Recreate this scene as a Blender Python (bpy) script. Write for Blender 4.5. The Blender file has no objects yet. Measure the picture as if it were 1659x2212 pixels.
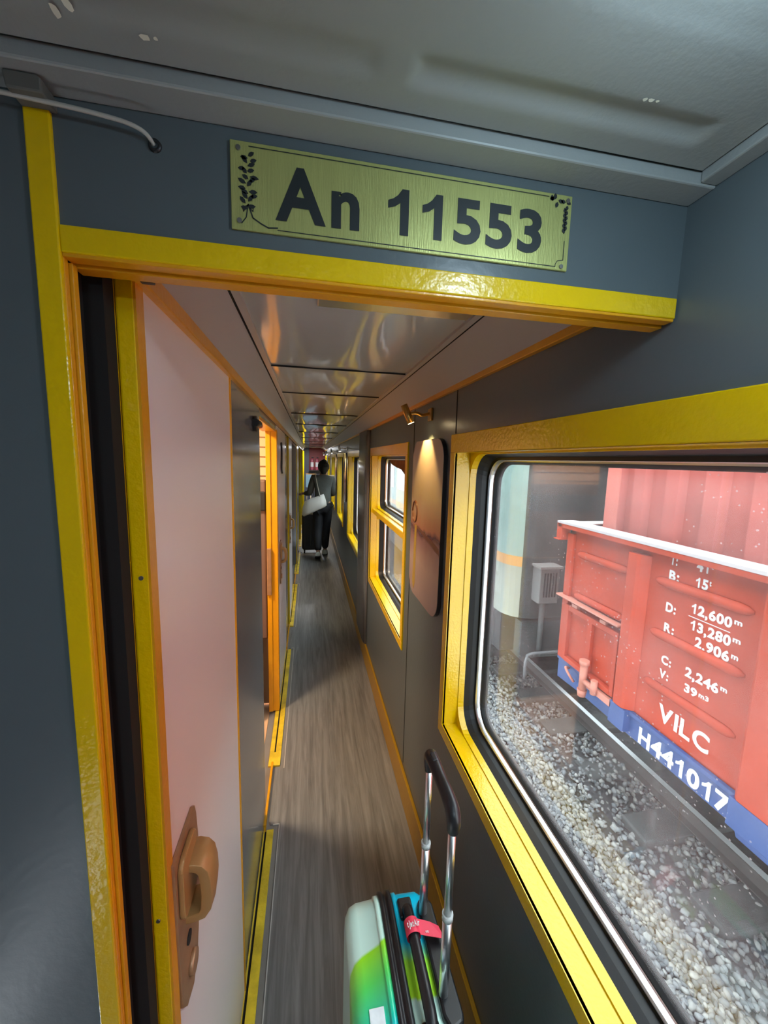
import bpy, bmesh, math, random
from mathutils import Vector, Matrix
random.seed(7)
S = bpy.context.scene
COL = S.collection
PI = math.pi

# ---------------------------------------------------------------- camera
cam_d = bpy.data.cameras.new('camera'); cam = bpy.data.objects.new('camera', cam_d); COL.objects.link(cam)
yaw, pitch, roll = [math.radians(a) for a in (10.845, -7.558, 1.4636)]
f = Vector((math.sin(yaw)*math.cos(pitch), math.cos(yaw)*math.cos(pitch), math.sin(pitch)))
r0 = Vector((math.cos(yaw), -math.sin(yaw), 0)); u0 = r0.cross(f)
rr = r0*math.cos(roll)+u0*math.sin(roll); uu = -r0*math.sin(roll)+u0*math.cos(roll)
M = Matrix((rr, uu, -f)).transposed().to_4x4(); cam.matrix_world = M
cam_d.sensor_fit = 'HORIZONTAL'; cam_d.sensor_width = 36; cam_d.lens = 36*844.6/1659
cam_d.clip_start = 0.01
S.camera = cam
# ---------------------------------------------------------------- world, exposure
w = bpy.data.worlds.new('overcast_sky'); S.world = w; w.use_nodes = True
bg = w.node_tree.nodes['Background']; bg.inputs[0].default_value = (0.86, 0.93, 1.0, 1); bg.inputs[1].default_value = 5.6
S.view_settings.view_transform = 'Standard'; S.view_settings.look = 'None'
S.view_settings.gamma = 1; S.view_settings.use_curve_mapping = False
S.view_settings.exposure = 0.7
# ---------------------------------------------------------------- lights of the place and added fill
def light(name, kind, loc, power, color, size=.05, target=None, spot=None, blend=.3, size_y=None):
    d = bpy.data.lights.new(name, kind); d.energy = power; d.color = color
    if kind == 'AREA':
        d.shape = 'RECTANGLE' if size_y else 'DISK'; d.size = size
        if size_y: d.size_y = size_y
    else: d.shadow_soft_size = size
    if spot: d.spot_size = math.radians(spot); d.spot_blend = blend
    o = bpy.data.objects.new(name, d); COL.objects.link(o); o.location = loc
    if target is not None: o.rotation_euler = (Vector(target)-Vector(loc)).to_track_quat('-Z', 'Y').to_euler()
    return o
FLOOR = -1.67
light('vestibule_lamp_light', 'POINT', (.27, .16, .270), 1.1, (.60, .85, 1.0), .016)
light('rear_fill_light', 'AREA', (.0, -.9, .30), 7, (.68, .88, 1.0), .25, (-.1, -.8, -1))  # added cool fill behind the camera, no lamp stands there
WARM = (1.0, .62, .26)

# ---------------------------------------------------------------- material helpers
def mat(name, col, rough=.5, metal=0, spec=.5, coat=0, bump=0, bscale=50, bdet=3, var=0, vscale=8, stretch=None, emit=None, estr=0):
    m = bpy.data.materials.new(name); m.use_nodes = True
    nt = m.node_tree; b = nt.nodes['Principled BSDF']
    b.inputs['Base Color'].default_value = (*col, 1); b.inputs['Roughness'].default_value = rough
    b.inputs['Metallic'].default_value = metal; b.inputs['Specular IOR Level'].default_value = spec
    b.inputs['Coat Weight'].default_value = coat; b.inputs['Coat Roughness'].default_value = .08
    if emit: b.inputs['Emission Color'].default_value = (*emit, 1); b.inputs['Emission Strength'].default_value = estr
    def coords():
        tc = nt.nodes.new('ShaderNodeTexCoord'); mp = nt.nodes.new('ShaderNodeMapping')
        nt.links.new(tc.outputs['Object'], mp.inputs[0])
        if stretch: mp.inputs['Scale'].default_value = stretch
        return mp.outputs[0]
    if bump:
        n = nt.nodes.new('ShaderNodeTexNoise'); n.inputs['Scale'].default_value = bscale; n.inputs['Detail'].default_value = bdet
        nt.links.new(coords(), n.inputs['Vector'])
        bp = nt.nodes.new('ShaderNodeBump'); bp.inputs['Strength'].default_value = bump; bp.inputs['Distance'].default_value = .01
        nt.links.new(n.outputs[0], bp.inputs['Height']); nt.links.new(bp.outputs[0], b.inputs['Normal'])
        if coat: nt.links.new(bp.outputs[0], b.inputs['Coat Normal'])
    if var:
        n = nt.nodes.new('ShaderNodeTexNoise'); n.inputs['Scale'].default_value = vscale; n.inputs['Detail'].default_value = 5
        nt.links.new(coords(), n.inputs['Vector'])
        rp = nt.nodes.new('ShaderNodeValToRGB'); rp.color_ramp.elements[0].position = .3; rp.color_ramp.elements[1].position = .7
        rp.color_ramp.elements[0].color = (*[c*(1-var) for c in col], 1); rp.color_ramp.elements[1].color = (*[min(1, c*(1+var)) for c in col], 1)
        nt.links.new(n.outputs[0], rp.inputs[0]); nt.links.new(rp.outputs[0], b.inputs['Base Color'])
    return m
def ramp_mat(name, axis, stops, rough=.4, coat=0, wob=0, wscale=5):
    """colour bands along an object axis"""
    m = mat(name, (.5, .5, .5), rough, coat=coat); nt = m.node_tree; b = nt.nodes['Principled BSDF']
    tc = nt.nodes.new('ShaderNodeTexCoord'); sp = nt.nodes.new('ShaderNodeSeparateXYZ'); nt.links.new(tc.outputs['Object'], sp.inputs[0])
    src = sp.outputs[axis]
    if wob:
        n = nt.nodes.new('ShaderNodeTexNoise'); n.inputs['Scale'].default_value = wscale; n.inputs['Detail'].default_value = 0
        nt.links.new(tc.outputs['Object'], n.inputs['Vector'])
        a = nt.nodes.new('ShaderNodeMath'); a.operation = 'MULTIPLY_ADD'; a.inputs[1].default_value = wob
        nt.links.new(n.outputs[0], a.inputs[0]); nt.links.new(src, a.inputs[2]); src = a.outputs[0]
    lo, hi = stops[0][0], stops[-1][0]
    mr = nt.nodes.new('ShaderNodeMapRange'); mr.inputs[1].default_value = lo; mr.inputs[2].default_value = hi
    nt.links.new(src, mr.inputs[0])
    rp = nt.nodes.new('ShaderNodeValToRGB'); e = rp.color_ramp.elements
    for i, (p, c) in enumerate(stops):
        pp = (p-lo)/(hi-lo)
        x = e[i] if i < 2 else e.new(pp)
        if i < 2: x.position = pp
        x.color = (*c, 1)
    # keep the order right when the first two were placed
    nt.links.new(mr.outputs[0], rp.inputs[0]); nt.links.new(rp.outputs[0], b.inputs['Base Color'])
    return m

GREY = mat('grey_gloss_paint', (.10, .122, .132), .32, spec=.5, bump=.04, bscale=90, bdet=4)
GREYS = mat('grey_gloss_panel', (.17, .175, .185), .13, spec=.6, bump=.03, bscale=9)
PILL = mat('steel_grey_cover', (.25, .26, .28), .2, metal=.35)
YEL = mat('yellow_gloss_paint', (.80, .52, .0), .22, spec=.5, bump=.10, bscale=110, bdet=2, var=.05, vscale=6)
YELW = mat('worn_yellow_paint', (.80, .55, .03), .4, bump=.25, bscale=120, var=.3, vscale=14)
YELWARM = mat('yellow_paint_warm_lit', (.74, .34, .008), .28, bump=.08, bscale=100, var=.08)  # the yellow paint again, with warm corridor light put into its colour
WHITE = mat('white_door_laminate', (.86, .79, .79), .26, spec=.6, bump=.02, bscale=4)
CREAM = mat('ceiling_laminate', (.46, .425, .41), .35, spec=.6)
CEIL = mat('vestibule_ceiling_paint', (.29, .30, .295), .42, bump=.05, bscale=160, var=.06, vscale=5)
CEILG = mat('glossy_ceiling_sheet', (.50, .495, .48), .10, spec=.7, bump=.05, bscale=5, bdet=1, stretch=(6, 1, 1))
RUB = mat('black_rubber', (.012, .013, .015), .45)
BLK = mat('black_plastic', (.012, .012, .014), .38)
DARK = mat('dark_gap', (.008, .007, .007), .9)
STEEL = mat('polished_steel', (.85, .87, .9), .3, metal=1)
ALU = mat('brushed_aluminium', (.72, .73, .74), .3, metal=1, bump=.05, bscale=40, stretch=(20, 20, 1))
BRASS = mat('brass', (.55, .34, .10), .3, metal=1)
SCREW = mat('screw_metal', (.3, .29, .27), .4, metal=1)

# floor with streaks running down the corridor
FLOORM = mat('wood_look_vinyl', (.2, .19, .18), .32, spec=.5, bump=.05, bscale=60, stretch=(1, .15, 1))
nt = FLOORM.node_tree; b = nt.nodes['Principled BSDF']
tc = nt.nodes.new('ShaderNodeTexCoord'); mp = nt.nodes.new('ShaderNodeMapping'); mp.inputs['Scale'].default_value = (26, 1.3, 1)
nz = nt.nodes.new('ShaderNodeTexNoise'); nz.inputs['Scale'].default_value = 1.6; nz.inputs['Detail'].default_value = 8; nz.inputs['Roughness'].default_value = .65
nz.inputs['Distortion'].default_value = .6
rp = nt.nodes.new('ShaderNodeValToRGB')
rp.color_ramp.elements[0].position = .3; rp.color_ramp.elements[0].color = (.12, .117, .117, 1)
rp.color_ramp.elements[1].position = .72; rp.color_ramp.elements[1].color = (.29, .288, .29, 1)
nt.links.new(tc.outputs['Object'], mp.inputs[0]); nt.links.new(mp.outputs[0], nz.inputs['Vector'])
nt.links.new(nz.outputs[0], rp.inputs[0]); nt.links.new(rp.outputs[0], b.inputs['Base Color'])

# ---------------------------------------------------------------- mesh helpers
def link(name, bm, m, parent=None, smooth=False, bevel=0, bseg=2, label=None):
    me = bpy.data.meshes.new(name); bmesh.ops.recalc_face_normals(bm, faces=bm.faces[:]); bm.to_mesh(me); bm.free()
    ms = m if isinstance(m, (list, tuple)) else [m]
    for x in ms: me.materials.append(x)
    if smooth:
        for p in me.polygons: p.use_smooth = True
    o = bpy.data.objects.new(name, me); COL.objects.link(o)
    if parent is not None: o.parent = parent; o.matrix_parent_inverse = Matrix.Translation(-parent.location) if parent.type == 'EMPTY' else Matrix.Identity(4)
    if bevel:
        md = o.modifiers.new('bevel', 'BEVEL'); md.width = bevel; md.segments = bseg; md.limit_method = 'ANGLE'; md.angle_limit = math.radians(40)
    if label: o['label'] = label
    return o
def box(bm, x0, x1, y0, y1, z0, z1, mi=0):
    v = [bm.verts.new((x, y, z)) for x in (x0, x1) for y in (y0, y1) for z in (z0, z1)]
    for q in ((0, 1, 3, 2), (4, 6, 7, 5), (0, 4, 5, 1), (2, 3, 7, 6), (0, 2, 6, 4), (1, 5, 7, 3)):
        bm.faces.new([v[i] for i in q]).material_index = mi
def B(*bx):
    bm = bmesh.new()
    for b_ in bx: box(bm, *b_)
    return bm
def cyl(bm, p, q, r, r2=None, n=20, caps=True, mi=0):
    p, q = Vector(p), Vector(q); d = (q-p).normalized(); a = d.orthogonal().normalized(); c = d.cross(a); r2 = r if r2 is None else r2
    A = [bm.verts.new(p+(a*math.cos(t)+c*math.sin(t))*r) for t in [2*PI*i/n for i in range(n)]]
    Bv = [bm.verts.new(q+(a*math.cos(t)+c*math.sin(t))*r2) for t in [2*PI*i/n for i in range(n)]]
    for i in range(n): fc = bm.faces.new((A[i], A[(i+1) % n], Bv[(i+1) % n], Bv[i])); fc.smooth = True; fc.material_index = mi
    if caps: bm.faces.new(A[::-1]).material_index = mi; bm.faces.new(Bv).material_index = mi
def tube(bm, pts, r, n=12, sx=1, caps=True, sub=0):
    P = [Vector(p) for p in pts]
    if sub:
        Q = []
        for i in range(len(P)-1):
            p0 = P[max(i-1, 0)]; p1 = P[i]; p2 = P[i+1]; p3 = P[min(i+2, len(P)-1)]
            for k in range(sub):
                t = k/sub
                Q.append(.5*((2*p1)+(p2-p0)*t+(2*p0-5*p1+4*p2-p3)*t*t+(3*p1-p0-3*p2+p3)*t**3))
        Q.append(P[-1]); 
        if isinstance(r, (list, tuple)):
            R = []
            for i in range(len(r)-1): R += [r[i]+(r[i+1]-r[i])*k/sub for k in range(sub)]
            R.append(r[-1]); r = R
        P = Q
    rs = r if isinstance(r, (list, tuple)) else [r]*len(P)
    d = (P[1]-P[0]).normalized(); a = d.orthogonal().normalized(); rings = []
    for i, p in enumerate(P):
        d = (P[min(i+1, len(P)-1)]-P[max(i-1, 0)]).normalized(); a = (a-d*a.dot(d)).normalized(); c = d.cross(a)
        rings.append([bm.verts.new(p+(a*math.cos(t)*sx+c*math.sin(t))*rs[i]) for t in [2*PI*k/n for k in range(n)]])
    for A, Bv in zip(rings, rings[1:]):
        for k in range(n): bm.faces.new((A[k], A[(k+1) % n], Bv[(k+1) % n], Bv[k])).smooth = True
    if caps: bm.faces.new(rings[0][::-1]); bm.faces.new(rings[-1])
def loft(bm, rings, closed=True, caps=True, smooth=True, mi=0):
    V = [[bm.verts.new(p) for p in r_] for r_ in rings]; n = len(V[0])
    for A, Bv in zip(V, V[1:]):
        for k in range(n if closed else n-1):
            fc = bm.faces.new((A[k], A[(k+1) % n], Bv[(k+1) % n], Bv[k])); fc.smooth = smooth; fc.material_index = mi
    if caps: bm.faces.new(V[0][::-1]).material_index = mi; bm.faces.new(V[-1]).material_index = mi
    return V
def prism(bm, poly, axis, a, b_, mi=0):
    """poly of 2D points extruded along an axis (0: poly is y,z; 1: x,z; 2: x,y)"""
    def P(p, t):
        if axis == 0: return (t, p[0], p[1])
        if axis == 1: return (p[0], t, p[1])
        return (p[0], p[1], t)
    loft(bm, [[P(p, a) for p in poly], [P(p, b_) for p in poly]], smooth=False, mi=mi)
def rrect(y0, y1, z0, z1, r, n=6):
    r = max(r, 1e-5); out = []
    for cy, cz, a0 in ((y1-r, z1-r, 0), (y0+r, z1-r, 90), (y0+r, z0+r, 180), (y1-r, z0+r, 270)):
        for i in range(n+1):
            a = math.radians(a0+90*i/n); out.append((cy+r*math.cos(a), cz+r*math.sin(a)))
    return out
def ringloft(bm, prof, y0, y1, z0, z1):
    """prof: (x, inset, radius) -> lofted frame round a rectangular opening"""
    rings = []
    for x, ins, r in prof: rings.append([(x, p[0], p[1]) for p in rrect(y0+ins, y1-ins, z0+ins, z1-ins, r, 8)])
    loft(bm, rings, caps=False, smooth=False)
def ellipsoid(bm, c, rx, ry, rz, u=16, v=10, rot=None):
    m = Matrix.Translation(c) @ (rot or Matrix.Identity(4)) @ Matrix.Diagonal((rx, ry, rz, 1))
    r_ = bmesh.ops.create_uvsphere(bm, u_segments=u, v_segments=v, radius=1, matrix=m)
    for vv in r_['verts']:
        for fc in vv.link_faces: fc.smooth = True
def tag(o, label, cat, group=None):
    o['label'] = label; o['category'] = cat
    if group: o['group'] = group
    return o
def thing(name, label, cat, loc=(0, 0, 0), group=None):
    o = bpy.data.objects.new(name, None); COL.objects.link(o); o.location = loc; o.empty_display_size = .05
    return tag(o, label, cat, group)
def struct(name, bm, m, parent=None, **k):
    o = link(name, bm, m, parent, **k)
    if parent is None: o['kind'] = 'structure'
    return o
def sroot(name, loc=(0, 0, 0)):
    o = bpy.data.objects.new(name, None); COL.objects.link(o); o.location = loc; o['kind'] = 'structure'; o.empty_display_size = .05
    return o
def fix_parent(o):  # children are built in world coordinates
    pass
FONT = None
_G = {}
def glyph(ch, bold):
    """one glyph as (verts, faces, width) with cap height 1, left edge at 0"""
    if (ch, bold) in _G: return _G[(ch, bold)]
    if ch == '1':
        b_ = .20 if bold > 0 else .14
        V = [(.36, 0), (.36+b_, 0), (.36+b_, 1.0), (.36+b_*.20, 1.0), (.30, .86), (.20, .78), (.08, .73), (.08, .73-b_*.85), (.24, .61), (.36, .70)]
        r_ = ([(x-.08, y) for x, y in V], [tuple(range(len(V)))], .28+b_)
    else:
        c = bpy.data.curves.new('t', 'FONT'); c.body = ch; c.size = 1; c.offset = bold; c.resolution_u = 4
        o = bpy.data.objects.new('t', c); COL.objects.link(o)
        dg = bpy.context.evaluated_depsgraph_get(); dg.update()
        me = bpy.data.meshes.new_from_object(o.evaluated_get(dg)); k = .73
        xs = [v.co.x for v in me.vertices] or [0]; x0 = min(xs)
        if ch.isdigit():
            ys = [v.co.y for v in me.vertices]; lo_, hi_ = min(ys), max(ys)
            V = [((v.co.x-x0)/k*1.08, -.01+(v.co.y-lo_)/(hi_-lo_)*1.02) for v in me.vertices]; wd = (max(xs)-x0)/k*1.08
        else: V = [((v.co.x-x0)/k, v.co.y/k) for v in me.vertices]; wd = (max(xs)-x0)/k
        r_ = (V, [tuple(p.vertices) for p in me.polygons], wd)
        COL.objects.unlink(o); bpy.data.objects.remove(o); bpy.data.curves.remove(c); bpy.data.meshes.remove(me)
    _G[(ch, bold)] = r_; return r_
def text_bm(bm, s, height, origin, xdir, ydir, thick=.001, bold=0.0, width=None):
    """write s; origin = left end of the baseline, height = cap height"""
    pen = 0; items = []
    for ch in s:
        if ch == ' ': pen += .4; continue
        V, Fc, wd = glyph(ch, bold)
        if ch.isdigit(): items.append((pen+(.80-wd)/2-(.06 if ch == '1' else 0), V, Fc)); pen += .80
        else: items.append((pen+.05, V, Fc)); pen += wd+.12
    kx = height if width is None else width/pen
    xd, yd = Vector(xdir).normalized(), Vector(ydir).normalized(); nd = xd.cross(yd); O = Vector(origin)
    for px, V, Fc in items:
        t = [bm.verts.new(O+xd*(px+x)*kx+yd*y*height+nd*thick) for x, y in V]
        for p in Fc:
            try: bm.faces.new([t[i] for i in p])
            except ValueError: pass

# ================================================================= SETTING
XR, XL = .46, -.20
YEND = 12.4
# ---- floor
struct('floor', B((-.137, XR, -1.3, YEND, FLOOR-.05, FLOOR), (-.9, -.137, -1.3, .30, FLOOR-.05, FLOOR)), FLOORM)
bm = bmesh.new()
box(bm, -.26, -.137, .30, YEND, FLOOR-.05, FLOOR-.004)
struct('floor.001', bm, mat('grey_floor_edging', (.23, .215, .205), .5, var=.1))
# thresholds / door tracks and the light bead round them
TH = [(.30, 1.62), (2.0, 3.33), (3.82, 5.16), (5.64, 6.98), (7.46, 8.8), (9.28, 10.6)]
for i, (a, b_) in enumerate(TH):
    r_ = sroot('trim_%d' % (20+i), (-.19, (a+b_)/2, FLOOR))
    link('track_plate', B((-.222, -.198, a, b_, FLOOR-.004, FLOOR+.006), (-.190, -.160, a, b_, FLOOR-.004, FLOOR+.006), (-.199, -.189, a, a+.10, FLOOR-.004, FLOOR+.006)), YELW, r_, bevel=.001)
    link('track_groove', B((-.199, -.189, a+.10, b_, FLOOR-.006, FLOOR-.003)), DARK, r_)
    link('edge_bead', B((-.139, -.1355, a-.02, b_+.03, FLOOR-.002, FLOOR+.0015), (-.165, -.1355, b_+.025, b_+.03, FLOOR-.002, FLOOR+.0015)), mat('pale_bead', (.55, .53, .5), .5), r_)
    if i+1 < len(TH):
        link('floor_infill', B((-.178, -.137, b_+.03, TH[i+1][0]-.02, FLOOR-.03, FLOOR)), FLOORM, r_)
# left baseboard strips between the tracks
bm = B(*[(XL-.004, XL+.006, b_, TH[i+1][0], FLOOR-.004, FLOOR+.03) for i, (a, b_) in enumerate(TH[:-1])])
struct('baseboard_left', bm, YELWARM)
struct('baseboard_right', B((XR-.014, XR, -1.3, YEND, FLOOR, FLOOR+.155)), mat('ochre_baseboard', (.36, .20, .01), .35, bump=.1), bevel=.003)

# ---- windows along the right wall:  (y0, y1, has_transom)
WIN = [(-.35, 1.19, False), (1.85, 2.93, True), (3.66, 4.76, False), (5.49, 6.60, False), (7.32, 8.42, True), (9.15, 10.25, False), (10.9, 11.9, False)]
WZ0, WZ1 = -.908, .029
GLASS = bpy.data.materials.new('dusty_window_glass'); GLASS.use_nodes = True
nt = GLASS.node_tree; nt.nodes.clear()
out = nt.nodes.new('ShaderNodeOutputMaterial'); tr = nt.nodes.new('ShaderNodeBsdfTransparent'); gl = nt.nodes.new('ShaderNodeBsdfGlossy')
gl.inputs['Roughness'].default_value = .02; tr.inputs[0].default_value = (.93, .97, .96, 1)
lw = nt.nodes.new('ShaderNodeLayerWeight'); lw.inputs['Blend'].default_value = .5
pw = nt.nodes.new('ShaderNodeMath'); pw.operation = 'POWER'; pw.inputs[1].default_value = 5; nt.links.new(lw.outputs['Facing'], pw.inputs[0])
fr = nt.nodes.new('ShaderNodeMath'); fr.operation = 'MULTIPLY_ADD'; fr.inputs[1].default_value = .92; fr.inputs[2].default_value = .04; nt.links.new(pw.outputs[0], fr.inputs[0])
m1 = nt.nodes.new('ShaderNodeMixShader'); nt.links.new(fr.outputs[0], m1.inputs[0]); nt.links.new(tr.outputs[0], m1.inputs[1]); nt.links.new(gl.outputs[0], m1.inputs[2])
df = nt.nodes.new('ShaderNodeBsdfDiffuse'); df.inputs[0].default_value = (.8, .8, .78, 1)
tl = nt.nodes.new('ShaderNodeBsdfTranslucent'); tl.inputs[0].default_value = (.8, .82, .82, 1)
ad = nt.nodes.new('ShaderNodeMixShader'); nt.links.new(df.outputs[0], ad.inputs[1]); nt.links.new(tl.outputs[0], ad.inputs[2]); ad.inputs[0].default_value = .6
tc = nt.nodes.new('ShaderNodeTexCoord')
n1 = nt.nodes.new('ShaderNodeTexNoise'); n1.inputs['Scale'].default_value = 5; n1.inputs['Detail'].default_value = 6
n2 = nt.nodes.new('ShaderNodeTexVoronoi'); n2.inputs['Scale'].default_value = 75
n3 = nt.nodes.new('ShaderNodeTexNoise'); n3.inputs['Scale'].default_value = 3.5; n3.inputs['Detail'].default_value = 2
nt.links.new(tc.outputs['Object'], n1.inputs['Vector']); nt.links.new(tc.outputs['Object'], n2.inputs['Vector']); nt.links.new(tc.outputs['Object'], n3.inputs['Vector'])
mr = nt.nodes.new('ShaderNodeMapRange'); mr.inputs[1].default_value = .35; mr.inputs[2].default_value = .75; mr.inputs[3].default_value = .02; mr.inputs[4].default_value = .10
nt.links.new(n1.outputs[0], mr.inputs[0])
lt = nt.nodes.new('ShaderNodeMath'); lt.operation = 'LESS_THAN'; lt.inputs[1].default_value = .11; nt.links.new(n2.outputs['Distance'], lt.inputs[0])
gt = nt.nodes.new('ShaderNodeMath'); gt.operation = 'GREATER_THAN'; gt.inputs[1].default_value = .53; nt.links.new(n3.outputs[0], gt.inputs[0])
ml = nt.nodes.new('ShaderNodeMath'); ml.operation = 'MULTIPLY'; nt.links.new(lt.outputs[0], ml.inputs[0]); nt.links.new(gt.outputs[0], ml.inputs[1])
m5 = nt.nodes.new('ShaderNodeMath'); m5.operation = 'MULTIPLY_ADD'; m5.inputs[1].default_value = .35
nt.links.new(ml.outputs[0], m5.inputs[0]); nt.links.new(mr.outputs[0], m5.inputs[2])
m2 = nt.nodes.new('ShaderNodeMixShader'); nt.links.new(m5.outputs[0], m2.inputs[0]); nt.links.new(m1.outputs[0], m2.inputs[1]); nt.links.new(ad.outputs[0], m2.inputs[2])
nt.links.new(m2.outputs[0], out.inputs[0])

# wall sheet with the openings, as separate boxes in one mesh
bm = bmesh.new(); G = .002
ys = -1.3
for (a, b_, t) in WIN:
    box(bm, XR, .60, ys, a-G, -1.95, .95); box(bm, XR, .60, a-G, b_+G, -1.95, WZ0-G); box(bm, XR, .60, a-G, b_+G, WZ1+G, .95); ys = b_+G
box(bm, XR, .60, ys, YEND, -1.95, .95)
struct('wall_right', bm, GREY)
# narrow panel joints and the shiny bulging cover panel
struct('trim_1', B((XR-.0015, XR+.001, 1.722, 1.726, -1.5, .232), (XR-.0015, XR+.001, 1.21, 1.213, .09, .232)), DARK)
bm = bmesh.new(); n = 14; poly = []
for i in range(n+1):
    t = PI*i/n; poly.append((3.30-.27*math.copysign(abs(math.cos(t))**.45, math.cos(t)), XR-.03*abs(math.sin(t))**.6))
loft(bm, [[(p[1], p[0], z) for p in poly] for z in (-1.51, -.9, -.3, .228)], caps=True, smooth=True)
struct('trim_2', bm, PILL)

def window(i, y0, y1, transom):
    wn = sroot('window_%d' % i, (XR, (y0+y1)/2, WZ0))
    # face flange: top rail deeper than the others
    link('face_trim', B((XR-.008, XR+.002, y0-.04, y1+.04, WZ1, WZ1+.058), (XR-.008, XR+.002, y0-.04, y1+.04, WZ0-.042, WZ0), (XR-.008, XR+.002, y0-.04, y0, WZ0, WZ1), (XR-.008, XR+.002, y1, y1+.04, WZ0, WZ1)), YEL, wn, bevel=.002)
    bm = bmesh.new(); ringloft(bm, [(XR-.008, .0, 0), (.505, 0, 0)], y0, y1, WZ0, WZ1)
    link('reveal', bm, YEL, wn)
    cells = [(WZ0, WZ1)]
    if transom:
        tz = -.385; cells = [(WZ0, tz-.022), (tz+.022, WZ1)]
        link('transom_bar', B((.470, .60, y0, y1, tz-.018, tz+.018)), YEL, wn, bevel=.004)
    for (a, b_) in cells:
        rad = .075 if not transom else .05
        bm = bmesh.new(); ringloft(bm, [(.505, -.001, 0), (.506, .0035, rad), (.527, .0035, rad), (.528, 0.0, rad)], y0, y1, a, b_)
        link('inner_frame', bm, YEL, wn)
        bm = bmesh.new(); ringloft(bm, [(.525, .003, rad), (.545, .009, rad), (.560, .012, rad), (.561, .020, rad)], y0, y1, a, b_)
        link('gasket', bm, RUB, wn)
        bm = bmesh.new(); ringloft(bm, [(.561, .014, rad), (.563, .0185, rad), (.567, .0205, rad), (.572, .0215, rad), (.577, .0215, rad), (.579, .025, rad-.005)], y0, y1, a, b_)
        link('metal_bead', bm, STEEL, wn)
        bm = bmesh.new(); ringloft(bm, [(.578, .0225, rad), (.580, .026, rad), (.594, .033, rad-.01), (.600, .033, rad-.01)], y0, y1, a, b_)
        link('outer_gasket', bm, RUB, wn)
        bm = B((.588, .591, y0+.03, y1-.03, a+.03, b_-.03)); link('glass_pane', bm, GLASS, wn)
    if i == 2:  # torn strip hanging from the top gasket
        bm = bmesh.new(); poly = [(y0+.05, .0), (y0+.05, -.035), (y0+.2, -.05), (y0+.3, -.075), (y0+.42, -.085), (y0+.52, -.055), (y0+.66, -.045), (y0+.8, -.03), (y0+.9, .0)]
        prism(bm, poly, 0, .556, .559); link('torn_seal', bm, mat('torn_brown_seal', (.16, .06, .02), .7, bump=.4, var=.4, vscale=30), wn)
for i, (a, b_, t) in enumerate(WIN): window(i+1, a, b_, t)

# ---- soffits, corridor ceiling
ZC = .31
bm = bmesh.new()
prism(bm, [(XR, .232), (XR, .40), (.362, .40), (.362, ZC)], 1, .486, YEND)
struct('ceiling', bm, CREAM)
bm = bmesh.new()
prism(bm, [(XL, .214), (-.150, ZC), (-.150, .40), (XL-.1, .40), (XL-.1, .214)], 1, .486, YEND)
struct('ceiling.001', bm, CREAM)
# sheet ceiling: gently sagging laminate panels
bm = bmesh.new(); seams = [.486, 1.44, 2.0, 2.9, 3.8, 4.9, 6.2, 7.6, 9.2, 10.8, YEND]
for a, b_ in zip(seams, seams[1:]):
    ny = 14; nx = 16; g = []
    ph = random.random()*6
    for j in range(ny+1):
        v = j/ny; row = []
        for i in range(nx+1):
            u = i/nx; x = -.148+u*(.508)
            edge = min(1, 6*u, 6*(1-u))
            z = ZC+.004-edge*(.0045*math.sin(PI*v)**.5*(1+.6*math.sin(u*8+ph+v*2))+.0018*math.sin(u*17+ph)*math.sin(v*5+ph))
            row.append(bm.verts.new((x, a+.001+(b_-a-.002)*v, z)))
        g.append(row)
    for j in range(ny):
        for i in range(nx): bm.faces.new((g[j][i], g[j][i+1], g[j+1][i+1], g[j+1][i])).smooth = True
struct('ceiling.002', bm, CEILG)
struct('ceiling.003', B((-.151, .363, .486, YEND, ZC+.012, ZC+.09)), DARK)
struct('trim_3', B((-.146, -.13, .486, YEND, ZC-.004, ZC+.006), (.342, .358, .486, YEND, ZC-.004, ZC+.006)), CREAM)
struct('trim_4', B((-.1515, -.1485, .486, YEND, ZC-.003, ZC+.004), (.3605, .3635, .486, YEND, ZC-.003, ZC+.004), *[(-.13, .342, s-.0015, s+.0015, ZC-.001, ZC+.006) for s in seams[1:-1]]), DARK)
struct('trim_5', B((.015, .335, .80, .85, ZC-.006, ZC+.004)), ALU, bevel=.002)
struct('trim_6', B((XL-.002, XL+.012, .486, YEND, .196, .220)), YELWARM, bevel=.002)
struct('trim_7', B((XR-.012, XR+.002, .486, YEND, .226, .243)), YELWARM, bevel=.002)
struct('trim_8', B((-.178, -.165, .487, .493, .182, .192)), BLK)

# ---- front wall of the vestibule with the doorway (header above, jamb at the left)
ZH0, ZH1, YH = .188, .32, .453
struct('wall_front', B((-.232, XR, YH, .486, ZH0+.002, .40), (-.95, -.253, YH, .486, FLOOR, .40)), GREY)
bm = B((-.232, XR-.002, YH-.003, YH+.002, ZH0, .2125))
struct('trim_9', bm, YEL, bevel=.0015)
struct('trim_10', B((-.232, XR-.002, YH-.001, YH+.014, ZH0-.003, ZH0+.003), (-.232, XR-.002, YH+.016, .487, ZH0-.006, ZH0+.003)), YELWARM, bevel=.001)
struct('trim_11', B((-.2535, -.232, YH-.004, YH+.002, FLOOR, .307)), YEL, bevel=.0015)
struct('trim_12', B((-.250, -.2315, YH+.001, YH+.008, FLOOR, ZH0), (-.250, -.2285, YH+.0095, YH+.018, FLOOR, ZH0-.004)), YELWARM, bevel=.001)
struct('trim_13', B((-.30, -.240, YH+.016, .60, FLOOR, .21)), DARK)      # back of the sliding door pocket
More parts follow.
